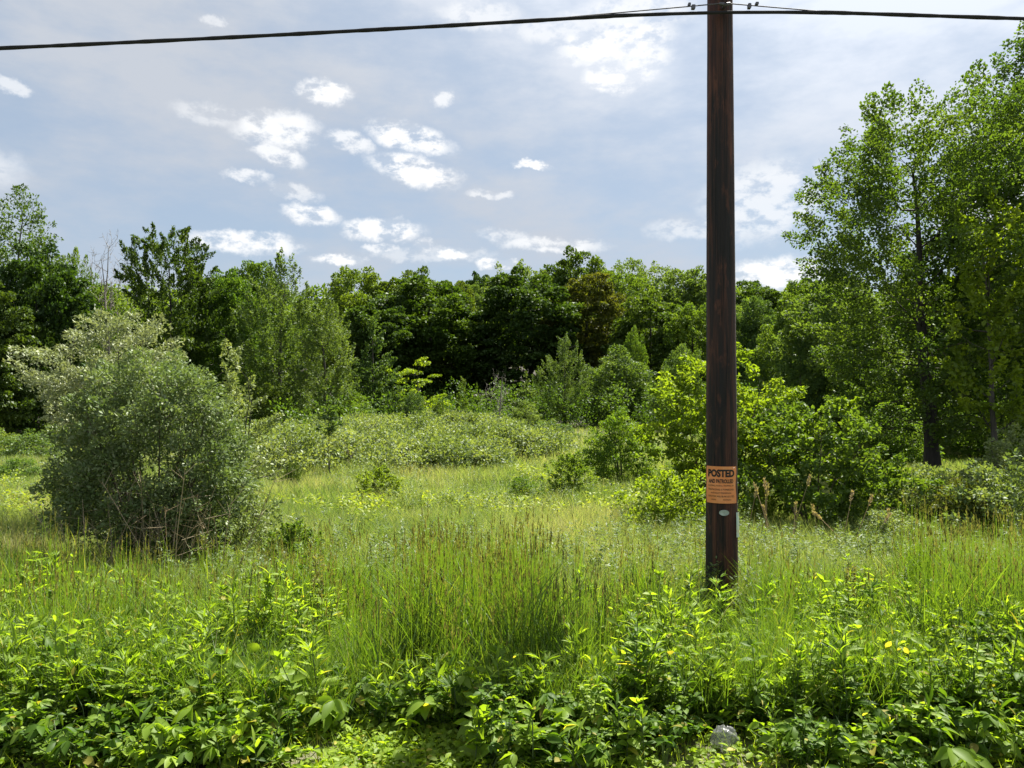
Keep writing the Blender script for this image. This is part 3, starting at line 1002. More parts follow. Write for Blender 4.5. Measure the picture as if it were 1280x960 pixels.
# bright saplings around the pole
SAP = 'leafy saplings by the utility pole'
ms = grow(410, 3.35, .25, 1.38, [(0, .5), (.2, .8), (.5, 1.0), (.75, .82), (.9, .5), (1, .15)], n=210, cr=.17, elong=2.4, up=.40, lpc=80, L=.09, W=.052, oval=True, stems=5, spread=.8, tr=.03,
          leaf='lime', bark='browns', pads=.7, flat=.7, lobes=.25, sides=4, sp=1.15)
plant('lime_sapling', 'bright lime-green sapling glowing right behind the utility pole', 'sapling', ms, stand(903, 15.2), 1.1, SAP)
ms = grow(411, 2.4, .35, 1.35, UPRIGHT, n=130, cr=.17, elong=2.2, up=.38, lpc=70, L=.085, W=.055, oval=True, stems=7, spread=.8, tr=.026, leaf='mid', bark='browns',
          pads=.65, flat=.75, lobes=.36, sides=4, sp=1.1)
plant('leafy_bush', 'leafy bush with several dark stems between lime sapling and maple', 'shrub', ms, stand(1018, 13.6), .3)
ms = grow(412, 2.65, .3, .42, UPRIGHT, n=42, cr=.10, elong=3.6, up=.6, lpc=40, L=.09, W=.06, oval=True, stems=2, spread=.25, tr=.02, leaf='lime', bark='browns',
          pads=.5, flat=.9, lobes=.25, sides=4, sp=1.1)
plant('thin_sapling', 'thin yellow-green sapling standing up out of the leafy bush', 'sapling', ms, stand(1056, 14.2), .3, SAP)
ms = grow(413, 1.25, .05, .72, MOUND, n=60, cr=.16, elong=1.8, up=.42, lpc=70, L=.075, W=.04, stems=6, spread=.4, tr=.012, leaf='lime', bark='browns', sides=4)
plant('low_bush', 'low bright green bush just before the pole on meadow side', 'shrub', ms, stand(838, 12.4), .3)
ms = grow(414, 1.75, .15, .85, DOME, n=80, cr=.16, elong=2.0, up=.42, lpc=80, L=.075, W=.042, oval=False, stems=6, spread=.5, tr=.02, leaf='olive', bark='browns', pads=.6, sides=4)
plant('silvery_shrub', 'pale silvery shrub at picture edge under the tallest tree', 'shrub', ms, stand(1268, 15.5), .3)

# brush on the near slope past the pole
BR = 'low brush in front of the maple'
kinds = [('olive green low brush clump below the maple trunk', 1158, 566, 130, 13.6, 'thicket', 'bush1'),
         ('yellow-green low brush clump beside a leafy vine below the maple', 1108, 566, 100, 15.0, 'lime', 'mshrub2'),
         ('tan olive brush mound at the picture edge below pale silvery shrub', 1262, 566, 170, 12.4, 'thicket', 'bush2'),
         ('bronze tinged brush mound between tan brush and olive clump', 1200, 584, 120, 12.8, 'brown', 'bush1'),
         ('dull green brush clump spreading below the leafy bush', 1110, 626, 120, 12.0, 'thicket', 'bush1'),
         ('small dark brush tuft in pale weeds past the pole', 1092, 656, 80, 10.2, 'thicket', 'bush2'),
         ('leafy lime brush clump at foot of the lime sapling', 945, 600, 80, 14.0, 'lime', 'bush1'),
         ('green brush clump under the thin yellow-green sapling', 1066, 600, 80, 13.2, 'mid', 'bush2')]
for lab, px, top, w, d, lf, kd in kinds:
    tree('brush_clump', lab, kd, px, top, w, d, lf, BR, 'shrub')

# shrubs and saplings out in the meadow
MD = 'shrubs scattered in the meadow'
tree('upright_shrub', 'fluffy upright green shrub standing alone in the meadow', 'round1', 778, 505, 92, 21, 'bushleaf', MD, 'shrub')
tree('meadow_shrub', 'fan-shaped yellow-green shrub before the bramble thicket', 'mshrub2', 474, 576, 70, 17.6, 'lime', MD, 'shrub')
tree('meadow_shrub', 'small dark leaning shrub in open grass at middle', 'bush1', 652, 588, 60, 17.4, 'mid', MD, 'shrub')
tree('meadow_shrub', 'bright loose shrub beside fluffy upright shrub', 'mshrub2', 712, 560, 66, 18.6, 'bushleaf', MD, 'shrub')
tree('meadow_shrub', 'pale loose shrub joining fluffy upright shrub to the bushes', 'bush2', 850, 572, 66, 19, 'pale', MD, 'shrub')
tree('meadow_shrub', 'tiny dark-stemmed shrub in grass beside big silvery shrub', 'mshrub1', 366, 572, 26, 20, 'oak', MD, 'shrub')
tree('meadow_shrub', 'olive twiggy shrub in tall grass nearest the big silvery shrub', 'mshrub2', 368, 640, 84, 9.6, 'bushleaf', MD, 'shrub')
tree('meadow_shrub', 'bright low shrub behind the big silvery shrub at picture edge', 'bush1', 24, 566, 70, 21, 'mid', MD, 'shrub')
tree('meadow_shrub', 'dull brownish shrub behind big silvery shrub, higher of two', 'bush2', 40, 536, 100, 30, 'grey', MD, 'shrub')
tree('meadow_shrub', 'pale shrub far behind the big silvery shrub', 'bush1', -10, 528, 70, 31, 'pale', MD, 'shrub')
tree('meadow_shrub', 'small lime shrub nestled at foot of big silvery shrub', 'bush1', 282, 668, 50, 9.6, 'lime', MD, 'shrub')
# lone thin saplings
ms = grow(420, 2.1, 1.25, .34, UPRIGHT, n=16, cr=.13, elong=2.0, up=.5, lpc=40, L=.10, W=.06, tr=.03, leaf='pale', bark='darkbark', sides=4, twigs=1)
plant('lone_sapling', 'thin dark-stemmed sapling with a few leaves before the thicket', 'sapling', ms, stand(412, 23.0), .3)

# ------------------------------------------------------------------ grasses of the meadow
def scatter(rng, n, pa, pb, da, db, power=1.0):
    d = da + (db - da) * rng.uniform(size=n) ** power
    px = rng.uniform(pa, pb, n)
    x = wx(px, d)
    return x, d


def meadow_grass():
    rng = np.random.default_rng(51)
    bag = Bag()
    # far, middle, near bands: blades get finer and denser toward the viewer
    for (n, da, db, h0, h1, w, ns) in ((90000, 26, 64, .18, .42, .030, 3), (140000, 14, 27, .16, .40, .014, 3), (130000, 7.4, 14.5, .20, .50, .0082, 3)):
        x, y = scatter(rng, n, -120, 1400, da, db, 1.25)
        z = gz(x, y)
        pn = wob2(x, y, .55, 11)
        pn2 = wob2(x, y, 1.9, 12)
        T = np.clip(.60 + .20 * pn + .17 * pn2 + rng.normal(size=n) * .13, 0, 1)
        T = np.where(rng.uniform(size=n) < .05, .95, T)
        H = rng.uniform(h0, h1, n) * (1 + .28 * wob2(x, y, 1.1, 13))
        blades(bag, np.stack([x, y, z], 1), np.maximum(H, .1), w * rng.uniform(.6, 1.3, n), T, rng, lean=.25, curve=.45, ns=ns)
    tag(obj('meadow_grass', bag.mesh('meadow_grass', M['grass'])), 'yellow-green rough grass covering the meadow', None, kind='stuff')


meadow_grass()


def meadow_weeds():
    """soft leafy weeds growing through the grass, many stems of small leaves"""
    rng = np.random.default_rng(52)
    bag = Bag()
    n = 5200
    x, y = scatter(rng, n, -100, 1400, 7.2, 24, 1.3)
    px = x / y * F + 640
    keep = (wob2(x, y, .8, 15) + .55 * (px > 760) * (y < 13) > .05) & ~((px > 20) & (px < 330) & (y > 9) & (y < 11))
    x, y = x[keep], y[keep]
    n = len(x)
    z = gz(x, y)
    h = rng.uniform(.3, .62, n)
    k = 44
    idx = np.repeat(np.arange(n), k)
    m = len(idx)
    t = rng.uniform(.15, 1, m)
    a = rng.uniform(0, 6.28, m)
    az = rng.uniform(0, 6.28, n)[idx]
    P = np.stack([x[idx] + .12 * t * np.cos(az), y[idx] + .12 * t * np.sin(az), z[idx] + h[idx] * t], 1)
    D = np.stack([np.cos(a), np.sin(a), rng.uniform(-.1, .8, m)], 1)
    N = nrm(np.array([0, 0, 1.0]) + rng.normal(size=(m, 3)) * .35)
    T = np.clip(.5 + .25 * wob2(x, y, .7, 16)[idx] + .2 * rng.normal(size=m), 0, 1)
    cards(bag, P, D, N, rng.uniform(.035, .075, m), rng.uniform(.010, .022, m), T)
    tag(obj('meadow_weeds', bag.mesh('meadow_weeds', M['meadowweed'])), 'soft grey-green leafy weeds growing through meadow grass', None, kind='stuff')


meadow_weeds()


def yellow_plants():
    rng = np.random.default_rng(53)
    bag = Bag()
    for (pa, pb, da, db, n) in ((430, 880, 14.0, 19.5, 330), (330, 480, 12.5, 17, 40), (640, 700, 20, 22, 30), (0, 70, 14, 20, 50)):
        x, y = scatter(rng, n, pa, pb, da, db)
        keep = wob2(x, y, 1.3, 18) > -.1
        x, y = x[keep], y[keep]
        n = len(x)
        z = gz(x, y)
        k = 26
        idx = np.repeat(np.arange(n), k)
        m = len(idx)
        a = rng.uniform(0, 6.28, m)
        t = rng.uniform(.35, 1, m)
        h = rng.uniform(.2, .45, n)[idx]
        P = np.stack([x[idx] + rng.normal(size=m) * .07, y[idx] + rng.normal(size=m) * .07, z[idx] + h * t], 1)
        D = np.stack([np.cos(a), np.sin(a), rng.uniform(0, .8, m)], 1)
        N = nrm(np.array([0, 0, 1.0]) + rng.normal(size=(m, 3)) * .35)
        cards(bag, P, D, N, rng.uniform(.06, .11, m), rng.uniform(.03, .05, m), rng.uniform(0, 1, m))
    tag(obj('yellow_weeds', bag.mesh('yellow_weeds', M['yellow'])), 'patches of yellow-green leafy weeds in the middle of meadow', None, kind='stuff')


yellow_plants()

# ------------------------------------------------------------------ tall roadside grass with seed heads
def tall_grass():
    rng = np.random.default_rng(61)
    bag, heads = Bag(), Bag()
    spots = []
    # (px from, px to, distance from, to, clumps, height, stems)
    for (pa, pb, da, db, nc, h0, h1, ns) in ((520, 690, 4.9, 6.4, 30, .76, 1.06, 40), (400, 860, 5.0, 7.6, 60, .52, .92, 18), (-60, 420, 5.2, 8.2, 84, .52, .88, 20), (430, 800, 4.7, 5.2, 16, .45, .8, 16),
                                             (1130, 1330, 5.2, 7.8, 36, .72, 1.12, 26), (860, 1140, 5.4, 8.4, 30, .5, .8, 14)):
        for _ in range(nc):
            d = rng.uniform(da, db)
            px = rng.uniform(pa, pb)
            if abs(px - 900) < 48 and d < 7.7:
                continue
            x = wx(px, d)
            n = max(5, int(ns * rng.uniform(.6, 1.3)))
            H = rng.uniform(h0, h1)
            r = .05 + .10 * rng.uniform()
            bx, by = x + rng.normal(size=n) * r, d + rng.normal(size=n) * r
            B = np.stack([bx, by, gz(bx, by)], 1)
            az = rng.uniform(0, 6.28, n)
            # culms
            hh = H * rng.uniform(.55, 1.08, n)
            ln = rng.uniform(.02, .24, n) * rng.uniform(.3, 1, n)
            tip = B + np.stack([np.cos(az) * ln * hh, np.sin(az) * ln * hh, hh], 1)
            V = []
            for s in (0, .5, 1):
                c = B * (1 - s) + tip * s
                c[:, 2] += 0
                w = .0042 * (1 - .5 * s)
                e = np.stack([np.ones(n), np.zeros(n), np.zeros(n)], 1) * w * .5
                V += [c - e, c + e]
            V = np.stack(V, 1)
            q = np.array([[0, 1, 3, 2], [2, 3, 5, 4]])
            bag.add(V.reshape(-1, 3), (np.arange(n)[:, None, None] * 6 + q[None]).reshape(-1, 4), .55)
            # leaf blades from the foot and from the culm
            for lo, k, l0, l1, w in ((0.0, 3, .45, .85, .010), (.35, 2, .2, .38, .009)):
                i2 = np.repeat(np.arange(n), k)
                s = rng.uniform(lo, lo + .25, len(i2))[:, None] if lo > 0 else np.zeros((len(i2), 1))
                P = B[i2] * (1 - s) + tip[i2] * s
                blades(bag, P, hh[i2] * rng.uniform(l0, l1, len(i2)), w * rng.uniform(.6, 1.3, len(i2)), np.clip(rng.normal(size=len(i2)) * .22 + .45, 0, 1), rng,
                       lean=.22 if lo == 0 else .5, curve=.32, ns=5)
            # seed heads
            sel = np.where(rng.uniform(size=n) < .62)[0]
            if len(sel):
                k = 16
                i2 = np.repeat(sel, k)
                m = len(i2)
                hl = (rng.uniform(.07, .15, n))[i2]
                t = rng.uniform(0, 1, m)
                dirn = nrm(tip - B)[i2]
                P = tip[i2] - dirn * (hl * .3)[:, None] + dirn * (hl * t)[:, None]
                a = rng.uniform(0, 6.28, m)
                D = dirn + np.stack([np.cos(a), np.sin(a), np.zeros(m)], 1) * (.32 * (1 - t))[:, None]
                cards(heads, P, D, rng.normal(size=(m, 3)), .035 * (1.1 - .6 * t), .0065, np.clip(rng.normal(size=n) * .25 + .5, 0, 1)[i2])
    t = thing('roadside_grass', 'tall green roadside grass with brownish seed heads', 'grass')
    t['kind'] = 'stuff'
    obj('leaves', bag.mesh('tall_grass_leaves', M['reed']), t)
    obj('seed_heads', heads.mesh('tall_grass_heads', M['seed']), t)


tall_grass()

# ------------------------------------------------------------------ broadleaf weeds
def weed_arrays(kind, rng, h):
    """one weed at the origin: leaf rows (P, D, N, L, W, curl) and stem polylines"""
    P, D, N, L, W, C, stems = [], [], [], [], [], [], []
    up = np.array([0, 0, 1.0])

    def lf(p, a, el, l, w, c):
        d = np.array([math.cos(a) * math.cos(el), math.sin(a) * math.cos(el), math.sin(el)])
        P.append(p)
        D.append(d)
        N.append(nrm(up + .48 * rng.normal(size=3)))
        L.append(l)
        W.append(w)
        C.append(c)
    lean = rng.normal(size=2) * .12

    def at(s):
        return np.array([lean[0] * s * s * h, lean[1] * s * s * h, s * h])
    if kind == 'nettle':        # paired ovate leaves
        stems.append([at(0), at(.5), at(1)])
        k = int(7 + 4 * h / .6)
        for i in range(k):
            s = .18 + .82 * i / (k - 1)
            a0 = (i % 2) * PI / 2 + rng.uniform(-.3, .3)
            l = (.098 - .045 * s) * rng.uniform(.65, 1.3)
            for b in (0, PI):
                lf(at(s), a0 + b, rng.uniform(-.15, .8) + .4 * (s > .85), l, l * .58, rng.uniform(.1, .5))
        for i in range(4):
            lf(at(1), rng.uniform(0, 6.28), rng.uniform(.4, 1.1), .05, .024, .15)
    elif kind == 'mugwort':     # divided leaves, pale plumed tops
        stems.append([at(0), at(.5), at(1)])
        k = int(10 + 6 * h / .7)
        for i in range(k):
            s = .15 + .85 * i / (k - 1)
            a = i * 2.4 + rng.uniform(-.3, .3)
            l = (.14 - .07 * s) * rng.uniform(.85, 1.2)
            el = rng.uniform(.25, .95) + .5 * max(0, s - .6)
            for j, da in enumerate((-.75, -.4, 0, .4, .75)):
                lf(at(s) + .02 * np.array([math.cos(a), math.sin(a), .3]), a + da, el, l * (1 - .25 * abs(da)), l * .17, .25)
    elif kind == 'goldenrod':   # many narrow leaves
        stems.append([at(0), at(.5), at(1)])
        k = int(26 * h / .6)
        for i in range(k):
            s = .12 + .88 * i / (k - 1)
            l = (.11 - .035 * s) * rng.uniform(.8, 1.2)
            lf(at(s), i * 2.4 + rng.uniform(-.3, .3), rng.uniform(.35, 1.0) + .3 * (s > .85), l, l * .2, .3)
    elif kind == 'creeper':     # five leaflets on each stalk
        for i in range(int(rng.integers(4, 8))):
            a = rng.uniform(0, 6.28)
            e = np.array([math.cos(a) * .14, math.sin(a) * .14, 0]) * rng.uniform(.3, 1.4) + np.array([0, 0, h * rng.uniform(.55, 1.05)])
            stems.append([np.zeros(3), e * np.array([.4, .4, .7]), e])
            l = rng.uniform(.07, .115)
            b0 = rng.uniform(0, 6.28)
            for j in range(5):
                lf(e, b0 + (j - 2) * .72, rng.uniform(-.55, .1), l * (1 - .12 * abs(j - 2)), l * .42, .3)
    elif kind == 'clover':      # fine trailing stems with small round leaves
        for i in range(6):
            a = rng.uniform(0, 6.28)
            e = np.array([math.cos(a) * .16, math.sin(a) * .16, 0]) * rng.uniform(.2, 1.2) + np.array([0, 0, h * rng.uniform(.6, 1.1)])
            stems.append([np.zeros(3), e * np.array([.35, .35, .65]), e])
            for j in range(9):
                q = rng.uniform(.25, 1)
                p = e * np.array([q * q, q * q, q])
                b0 = rng.uniform(0, 6.28)
                l = rng.uniform(.026, .05)
                for k3 in range(3):
                    lf(p, b0 + k3 * 2.1, rng.uniform(-.1, .5), l, l * .62, .2)
    elif kind == 'burdock':     # a few large leaves
        for i in range(14):
            a = i * 2.4 + rng.uniform(-.3, .3)
            e = np.array([math.cos(a), math.sin(a), 0]) * rng.uniform(.05, .16) + np.array([0, 0, h * (.3 + .7 * i / 13)])
            stems.append([np.zeros(3), e * np.array([.5, .5, .7]), e])
            l = rng.uniform(.07, .13)
            lf(e, a, rng.uniform(-.6, .3), l, l * .6, rng.uniform(.4, .9))
    elif kind == 'dock':        # dark upright stalk
        stems.append([at(0), at(.5), at(1)])
        for i in range(14):
            s = .1 + .6 * i / 13
            l = .2 * (1.1 - s) * rng.uniform(.8, 1.2)
            lf(at(s), i * 2.4, .5, l, l * .28, .35)
    elif kind == 'low':         # small ground leaves
        for i in range(9):
            a = rng.uniform(0, 6.28)
            l = rng.uniform(.025, .05)
            lf(np.array([rng.normal() * .04, rng.normal() * .04, h * rng.uniform(.2, 1)]), a, rng.uniform(0, .6), l, l * .6, .2)
    return [np.array(v, float) for v in (P, D, N, L, W, C)] + [stems]


def weed_into(bag, sbag, kind, rng, h, loc, t0=.5, scale=1.0):
    P, D, N, L, W, C, stems = weed_arrays(kind, rng, h / scale)
    a = rng.uniform(0, 6.28)
    Rm = np.array([[math.cos(a), -math.sin(a), 0], [math.sin(a), math.cos(a), 0], [0, 0, 1]])
    loc = np.asarray(loc, float)
    T = np.clip(t0 + rng.normal(size=len(P)) * .14 + .2 * (P[:, 2] * scale / max(h, .01) - .5), 0, 1)
    T = np.where(rng.uniform(size=len(P)) < .025, 1.0, np.minimum(T, .93))
    big_leaves(bag, P @ Rm.T * scale + loc, D @ Rm.T, N @ Rm.T, L * scale, W * scale, T, C)
    if sbag is not None:
        for s in stems:
            s = np.array(s) @ Rm.T * scale + loc
            add_tube(sbag, s, np.linspace(.0045, .002, len(s)) * scale, 4)


def roadside_weeds():
    rng = np.random.default_rng(71)
    bag, bright, st = Bag(), Bag(), Bag()
    plan = [  # px from, to, distance from, to, count, kinds, height range, bright share
        (-80, 400, 4.2, 5.4, 400, ('nettle', 'goldenrod', 'mugwort', 'mugwort', 'clover', 'goldenrod'), .18, .50, .68),
        (-80, 420, 5.3, 7.2, 360, ('nettle', 'mugwort', 'goldenrod', 'clover'), .30, .54, .85),
        (390, 800, 4.25, 5.0, 230, ('nettle', 'creeper', 'mugwort', 'goldenrod', 'clover'), .12, .34, .7),
        (390, 800, 5.0, 7.2, 120, ('mugwort', 'goldenrod', 'clover'), .22, .44, .8),
        (780, 1360, 4.2, 5.2, 420, ('nettle', 'mugwort', 'goldenrod', 'mugwort', 'clover', 'goldenrod'), .18, .50, .7),
        (780, 1360, 5.0, 7.6, 460, ('mugwort', 'goldenrod', 'mugwort', 'nettle', 'clover'), .26, .48, .9),
        (-80, 370, 3.80, 4.35, 190, ('creeper', 'nettle', 'goldenrod', 'clover'), .10, .28, .45),
        (590, 1360, 3.80, 4.35, 300, ('creeper', 'nettle', 'goldenrod', 'clover'), .10, .28, .5),
    ]
    for (pa, pb, da, db, n, kinds_, h0, h1, bs) in plan:
        for _ in range(n):
            d = rng.uniform(da, db)
            px = rng.uniform(pa, pb)
            x = wx(px, d)
            if (abs(px - 905) < 55 and d < 4.25) or (abs(px - 900) < 36 and 5.0 < d < 7.7):
                continue
            f = 1 + .38 * float(wob2(x, d, 2.6, 19))
            b = bright if rng.uniform() < bs else bag
            weed_into(b, st, kinds_[int(rng.integers(len(kinds_)))], rng, rng.uniform(h0, h1) * f, (x, d, gzf(x, d)), .45 + .25 * rng.normal() * .6, rng.choice([.6, .8, 1.0, 1.2]))
    m = 80000
    x, y = scatter(rng, m, -100, 1380, 4.3, 8.0)
    f = (.85 + .45 * wob2(x, y, 1.7, 23)) * np.where((np.abs(x / y * F - 260) < 42) & (y > 4.9), .3, 1.0)
    gr = Bag()
    blades(gr, np.stack([x, y, gz(x, y)], 1), np.maximum(.15, rng.uniform(.22, .62, m) * f), rng.uniform(.003, .007, m), np.clip(.5 + .2 * rng.normal(size=m), 0, 1), rng, lean=.22, curve=.4, ns=5)
    t = thing('roadside_weeds', 'dense dark and light leafy weeds crowding the road verge', 'weeds')
    t['kind'] = 'stuff'
    obj('leaves', bag.mesh('roadside_weed_leaves', M['weed']), t)
    obj('bright_leaves', bright.mesh('roadside_weed_bright_leaves', M['brightweed']), t)  # whole plants in the brighter leaf colour, picked at random by each row's share
    obj('stems', st.mesh('roadside_weed_stems', M['stem']), t)
    obj('grass_blades', gr.mesh('roadside_grass_blades', M['reed']), t)


roadside_weeds()


def ground_cover():
    rng = np.random.default_rng(72)
    bag = Bag()
    n = 3000
    x, y = scatter(rng, n, -100, 1380, 3.7, 4.45)
    gp = x / y * F + 640
    keep = (wob2(x, y, 3.0, 20) > -.85) & ((np.abs(gp - 480) < 130) | (rng.uniform(size=n) < .25))
    for xx, yy in zip(x[keep], y[keep]):
        weed_into(bag, None, 'low', rng, rng.uniform(.03, .09), (xx, yy, gzf(xx, yy)), .5 + .3 * rng.normal() * .5, rng.uniform(.6, 1.2))
    m = 5000
    x, y = scatter(rng, m, -100, 1380, 3.7, 5.0)
    blades(bag, np.stack([x, y, gz(x, y)], 1), rng.uniform(.04, .16, m), rng.uniform(.003, .005, m), rng.uniform(.2, 1, m), rng, lean=.3, curve=.5, ns=4)
    tag(obj('verge_ground_cover', bag.mesh('verge_ground_cover', M['brightweed'])), 'tiny pale green ground cover on the verge dirt', None, kind='stuff')


ground_cover()

# distinct weeds one can point at
WD = 'weeds that stand out along the verge'


def weed(name, label, kind, px, d, h, mat, seed, scale=1.0, extra=None):
    rng_ = np.random.default_rng(seed)
    lb, sb = Bag(), Bag()
    for k in range(3 if kind in ('mugwort',) else (2 if kind == 'burdock' else 1)):
        o = np.array([rng_.normal() * .05, rng_.normal() * .04, 0]) if k else np.zeros(3)
        weed_into(lb, sb, kind, rng_, h * (1 if k == 0 else rng_.uniform(.7, .95)), o, .6, scale)
    if extra == 'seeds':
        m = 220
        t = rng_.uniform(.5, 1, m)
        a = rng_.uniform(0, 6.28, m)
        P = np.stack([np.cos(a) * .02, np.sin(a) * .02, t * h], 1)
        hb = Bag()
        cards(hb, P, np.stack([np.cos(a), np.sin(a), np.ones(m) * .6], 1), rng_.normal(size=(m, 3)), .03, .014, rng_.uniform(0, .7, m))
    x = wx(px, d)
    t = thing(name, label, 'weed', (x, d, gzf(x, d)), 0, WD)
    obj('stem', sb.mesh('stem', M['stem']), t)
    obj('leaves', lb.mesh('leaves', M[mat]), t)
    if extra == 'seeds':
        obj('seed_head', hb.mesh('seed_head', M['seed']), t)


weed('mugwort_plant', 'pale plume-topped weed standing right in front of the pole foot', 'mugwort', 900, 6.2, .58, 'brightweed', 1, 1.1)
weed('mugwort_plant', 'tall pale weed just beside the pole on meadow side', 'mugwort', 858, 6.4, .64, 'brightweed', 2)
weed('mugwort_plant', 'pale weed with drooping tips just past the pole foot', 'mugwort', 940, 6.3, .52, 'brightweed', 3)
weed('mugwort_plant', 'pale frilly weed above the dark grass gap at middle of verge', 'mugwort', 722, 4.75, .46, 'brightweed', 4)
weed('mugwort_plant', 'frilly pale weed rising between grass and pole', 'mugwort', 765, 5.2, .50, 'brightweed', 5)
weed('burdock_plant', 'big-leaved yellowish weed, largest leaves on the verge', 'burdock', 280, 4.5, .42, 'brightweed', 6)
weed('burdock_plant', 'big-leaved weed close beside the largest-leaved one', 'burdock', 338, 4.62, .36, 'brightweed', 7, .9)
weed('creeper_plant', 'yellow-green five-leaflet plant low on verge near mossy dirt', 'creeper', 390, 4.3, .22, 'yellow', 8)
weed('creeper_plant', 'drooping five-leaflet plant at edge of mossy dirt under tall grass', 'creeper', 498, 4.45, .28, 'brightweed', 9)
weed('creeper_plant', 'five-leaflet plant with drooping leaves beside the grey litter', 'creeper', 850, 4.45, .32, 'brightweed', 10)
weed('creeper_plant', 'lime five-leaflet plant just past the grey litter', 'creeper', 962, 4.4, .28, 'brightweed', 11)
weed('creeper_plant', 'lime five-leaflet plant lowest on the verge past the pole', 'creeper', 1165, 4.3, .24, 'brightweed', 12)
weed('creeper_plant', 'broad spread five-leaflet plant between two others past the litter', 'creeper', 1085, 4.5, .34, 'brightweed', 13)
weed('creeper_plant', 'raised lime five-leaflet plant with leaves held like a star', 'creeper', 1140, 4.7, .42, 'brightweed', 14)
weed('creeper_plant', 'pale five-leaflet plant near the corner of the picture', 'creeper', 1240, 4.5, .34, 'brightweed', 15)
weed('dock_plant', 'dark upright dock stalk rising above weeds near tall grass', 'dock', 398, 6.0, .78, 'weed', 16, 1.0, 'seeds')
weed('dock_plant', 'dark seed stalk standing in pale weeds past the pole', 'dock', 1062, 6.4, .66, 'weed', 17, .8, 'seeds')
weed('pale_weed', 'broad pale leaves held flat in the weeds below the dark seed stalk', 'nettle', 1082, 4.9, .44, 'brightweed', 18, 1.3)
weed('pale_weed', 'bright tuft of leaves above the dark weeds at picture edge', 'nettle', 12, 4.7, .46, 'brightweed', 19, 1.2)
weed('pale_weed', 'light leafy top standing above weeds before silvery shrub', 'mugwort', 222, 5.9, .60, 'brightweed', 20)

# dry stalks
def dry_stalks(name, label, px, d, h, n, seed, plume=True, tilt=.15, width=.35):
    rng_ = np.random.default_rng(seed)
    t = thing(name, label, 'dry stalks', stand(px, d, 0), 0)
    for k in range(n):
        sb = Bag()
        b = np.array([rng_.normal() * width, rng_.normal() * .15, -.05])
        a = rng_.normal() * tilt
        hh = h * rng_.uniform(.6, 1.1)
        tip = b + np.array([math.sin(a) * hh, rng_.normal() * .1 * hh, math.cos(a) * hh])
        mid = (b + tip) / 2 + rng_.normal(size=3) * .03
        add_tube(sb, [b, mid, tip], [.0075, .006, .003], 4, rng_.uniform())
        if not plume:
            for j in range(5):
                q = rng_.uniform(.3, 1)
                s0 = b * (1 - q) + tip * q
                e = s0 + np.array([rng_.normal() * .14, rng_.normal() * .1, rng_.uniform(.02, .2)])
                add_tube(sb, [s0, e], [.003, .0012], 3, rng_.uniform())
        so = obj('stalk', sb.mesh('stalk', M['straw']), t)
        if plume:
            hb = Bag()
            m = 60
            q1 = rng_.uniform(0, 1, m)
            dv = nrm(tip - mid)
            q = nrm(rng_.normal(size=(m, 3)))
            cards(hb, tip - dv * .05 + dv * (q1 * .16)[:, None], nrm(dv * .8 + q * .6), rng_.normal(size=(m, 3)), .045, .014, rng_.uniform(.2, 1, m))
            obj('seed_plume', hb.mesh('seed_plume', M['straw']), so)


dry_stalks('dry_reeds', 'dry tan plumed stalks leaning over beside the leafy bush', 1040, 11.6, .85, 7, 1, True, .85, .3)
dry_stalks('dry_reeds', 'dry tan plumed stalks upright just past the pole', 958, 11.4, 1.0, 9, 2, True, .25, .3)
dry_stalks('dry_brush', 'bleached bare stems standing before the big silvery shrub', 196, 8.85, 1.25, 40, 3, False, .28, .42)
dry_stalks('dry_brush', 'few bleached bare stems at side of big silvery shrub', 108, 8.7, 1.05, 6, 4, False, .5, .16)

# ------------------------------------------------------------------ utility pole, sign, tags, cable
PX, PD = wx(901.5, 7.6), 7.6
PG = gzf(PX, PD)


def pole_mat():
    m, g = new_mat('creosoted_wood')
    tc = g.n('ShaderNodeTexCoord').outputs['Object']
    st = g.vmath('MULTIPLY', tc, (16, 16, 1.1))
    n1 = g.noise(st, 1.0, 7, .68)
    n2 = g.noise(g.vmath('MULTIPLY', tc, (5, 5, .35)), 1.0, 4, .6)
    n3 = g.noise(g.vmath('MULTIPLY', tc, (70, 70, 1.0)), 1.0, 4, .6)
    c = g.ramp(n1, [(.32, (.006, .003, .002)), (.47, (.022, .010, .0065)), (.60, (.070, .024, .012)), (.76, (.14, .056, .030))])
    red = g.mix(g.rng(n2, .52, .68, 0, .7), c, (.070, .012, .008, 1))
    blk = g.mix(g.rng(n2, .50, .38, 0, .9), red, (.006, .005, .005, 1))
    mot = g.noise(g.vmath('MULTIPLY', tc, (9, 9, 3.2)), 1.0, 5, .65)
    blk = g.mix(g.rng(mot, .52, .70, 0, .65), blk, (.135, .046, .023, 1))
    # drying cracks running with the grain
    ck = g.noise(g.vmath('MULTIPLY', tc, (34, 34, .22)), 1.0, 2, .5)
    crack = g.rng(g.math('ABSOLUTE', g.math('SUBTRACT', ck, .5)), .0, .022, 1, 0)
    blk = g.mix(crack, blk, (.002, .0015, .001, 1))
    b = g.n('ShaderNodeBsdfPrincipled')
    g.link(blk, b.inputs['Base Color'])
    b.inputs['Roughness'].default_value = .78
    bp = g.n('ShaderNodeBump')
    bp.inputs['Strength'].default_value = .8
    bp.inputs['Distance'].default_value = .012
    g.link(g.math('SUBTRACT', g.math('ADD', n1, g.math('MULTIPLY', n3, .6)), g.math('MULTIPLY', crack, 1.5)), bp.inputs['Height'])
    g.link(bp.outputs[0], b.inputs['Normal'])
    o = g.n('ShaderNodeOutputMaterial')
    g.link(b.outputs[0], o.inputs[0])
    return m


def pole_r(z):
    return .152 - .0058 * (z - PG)


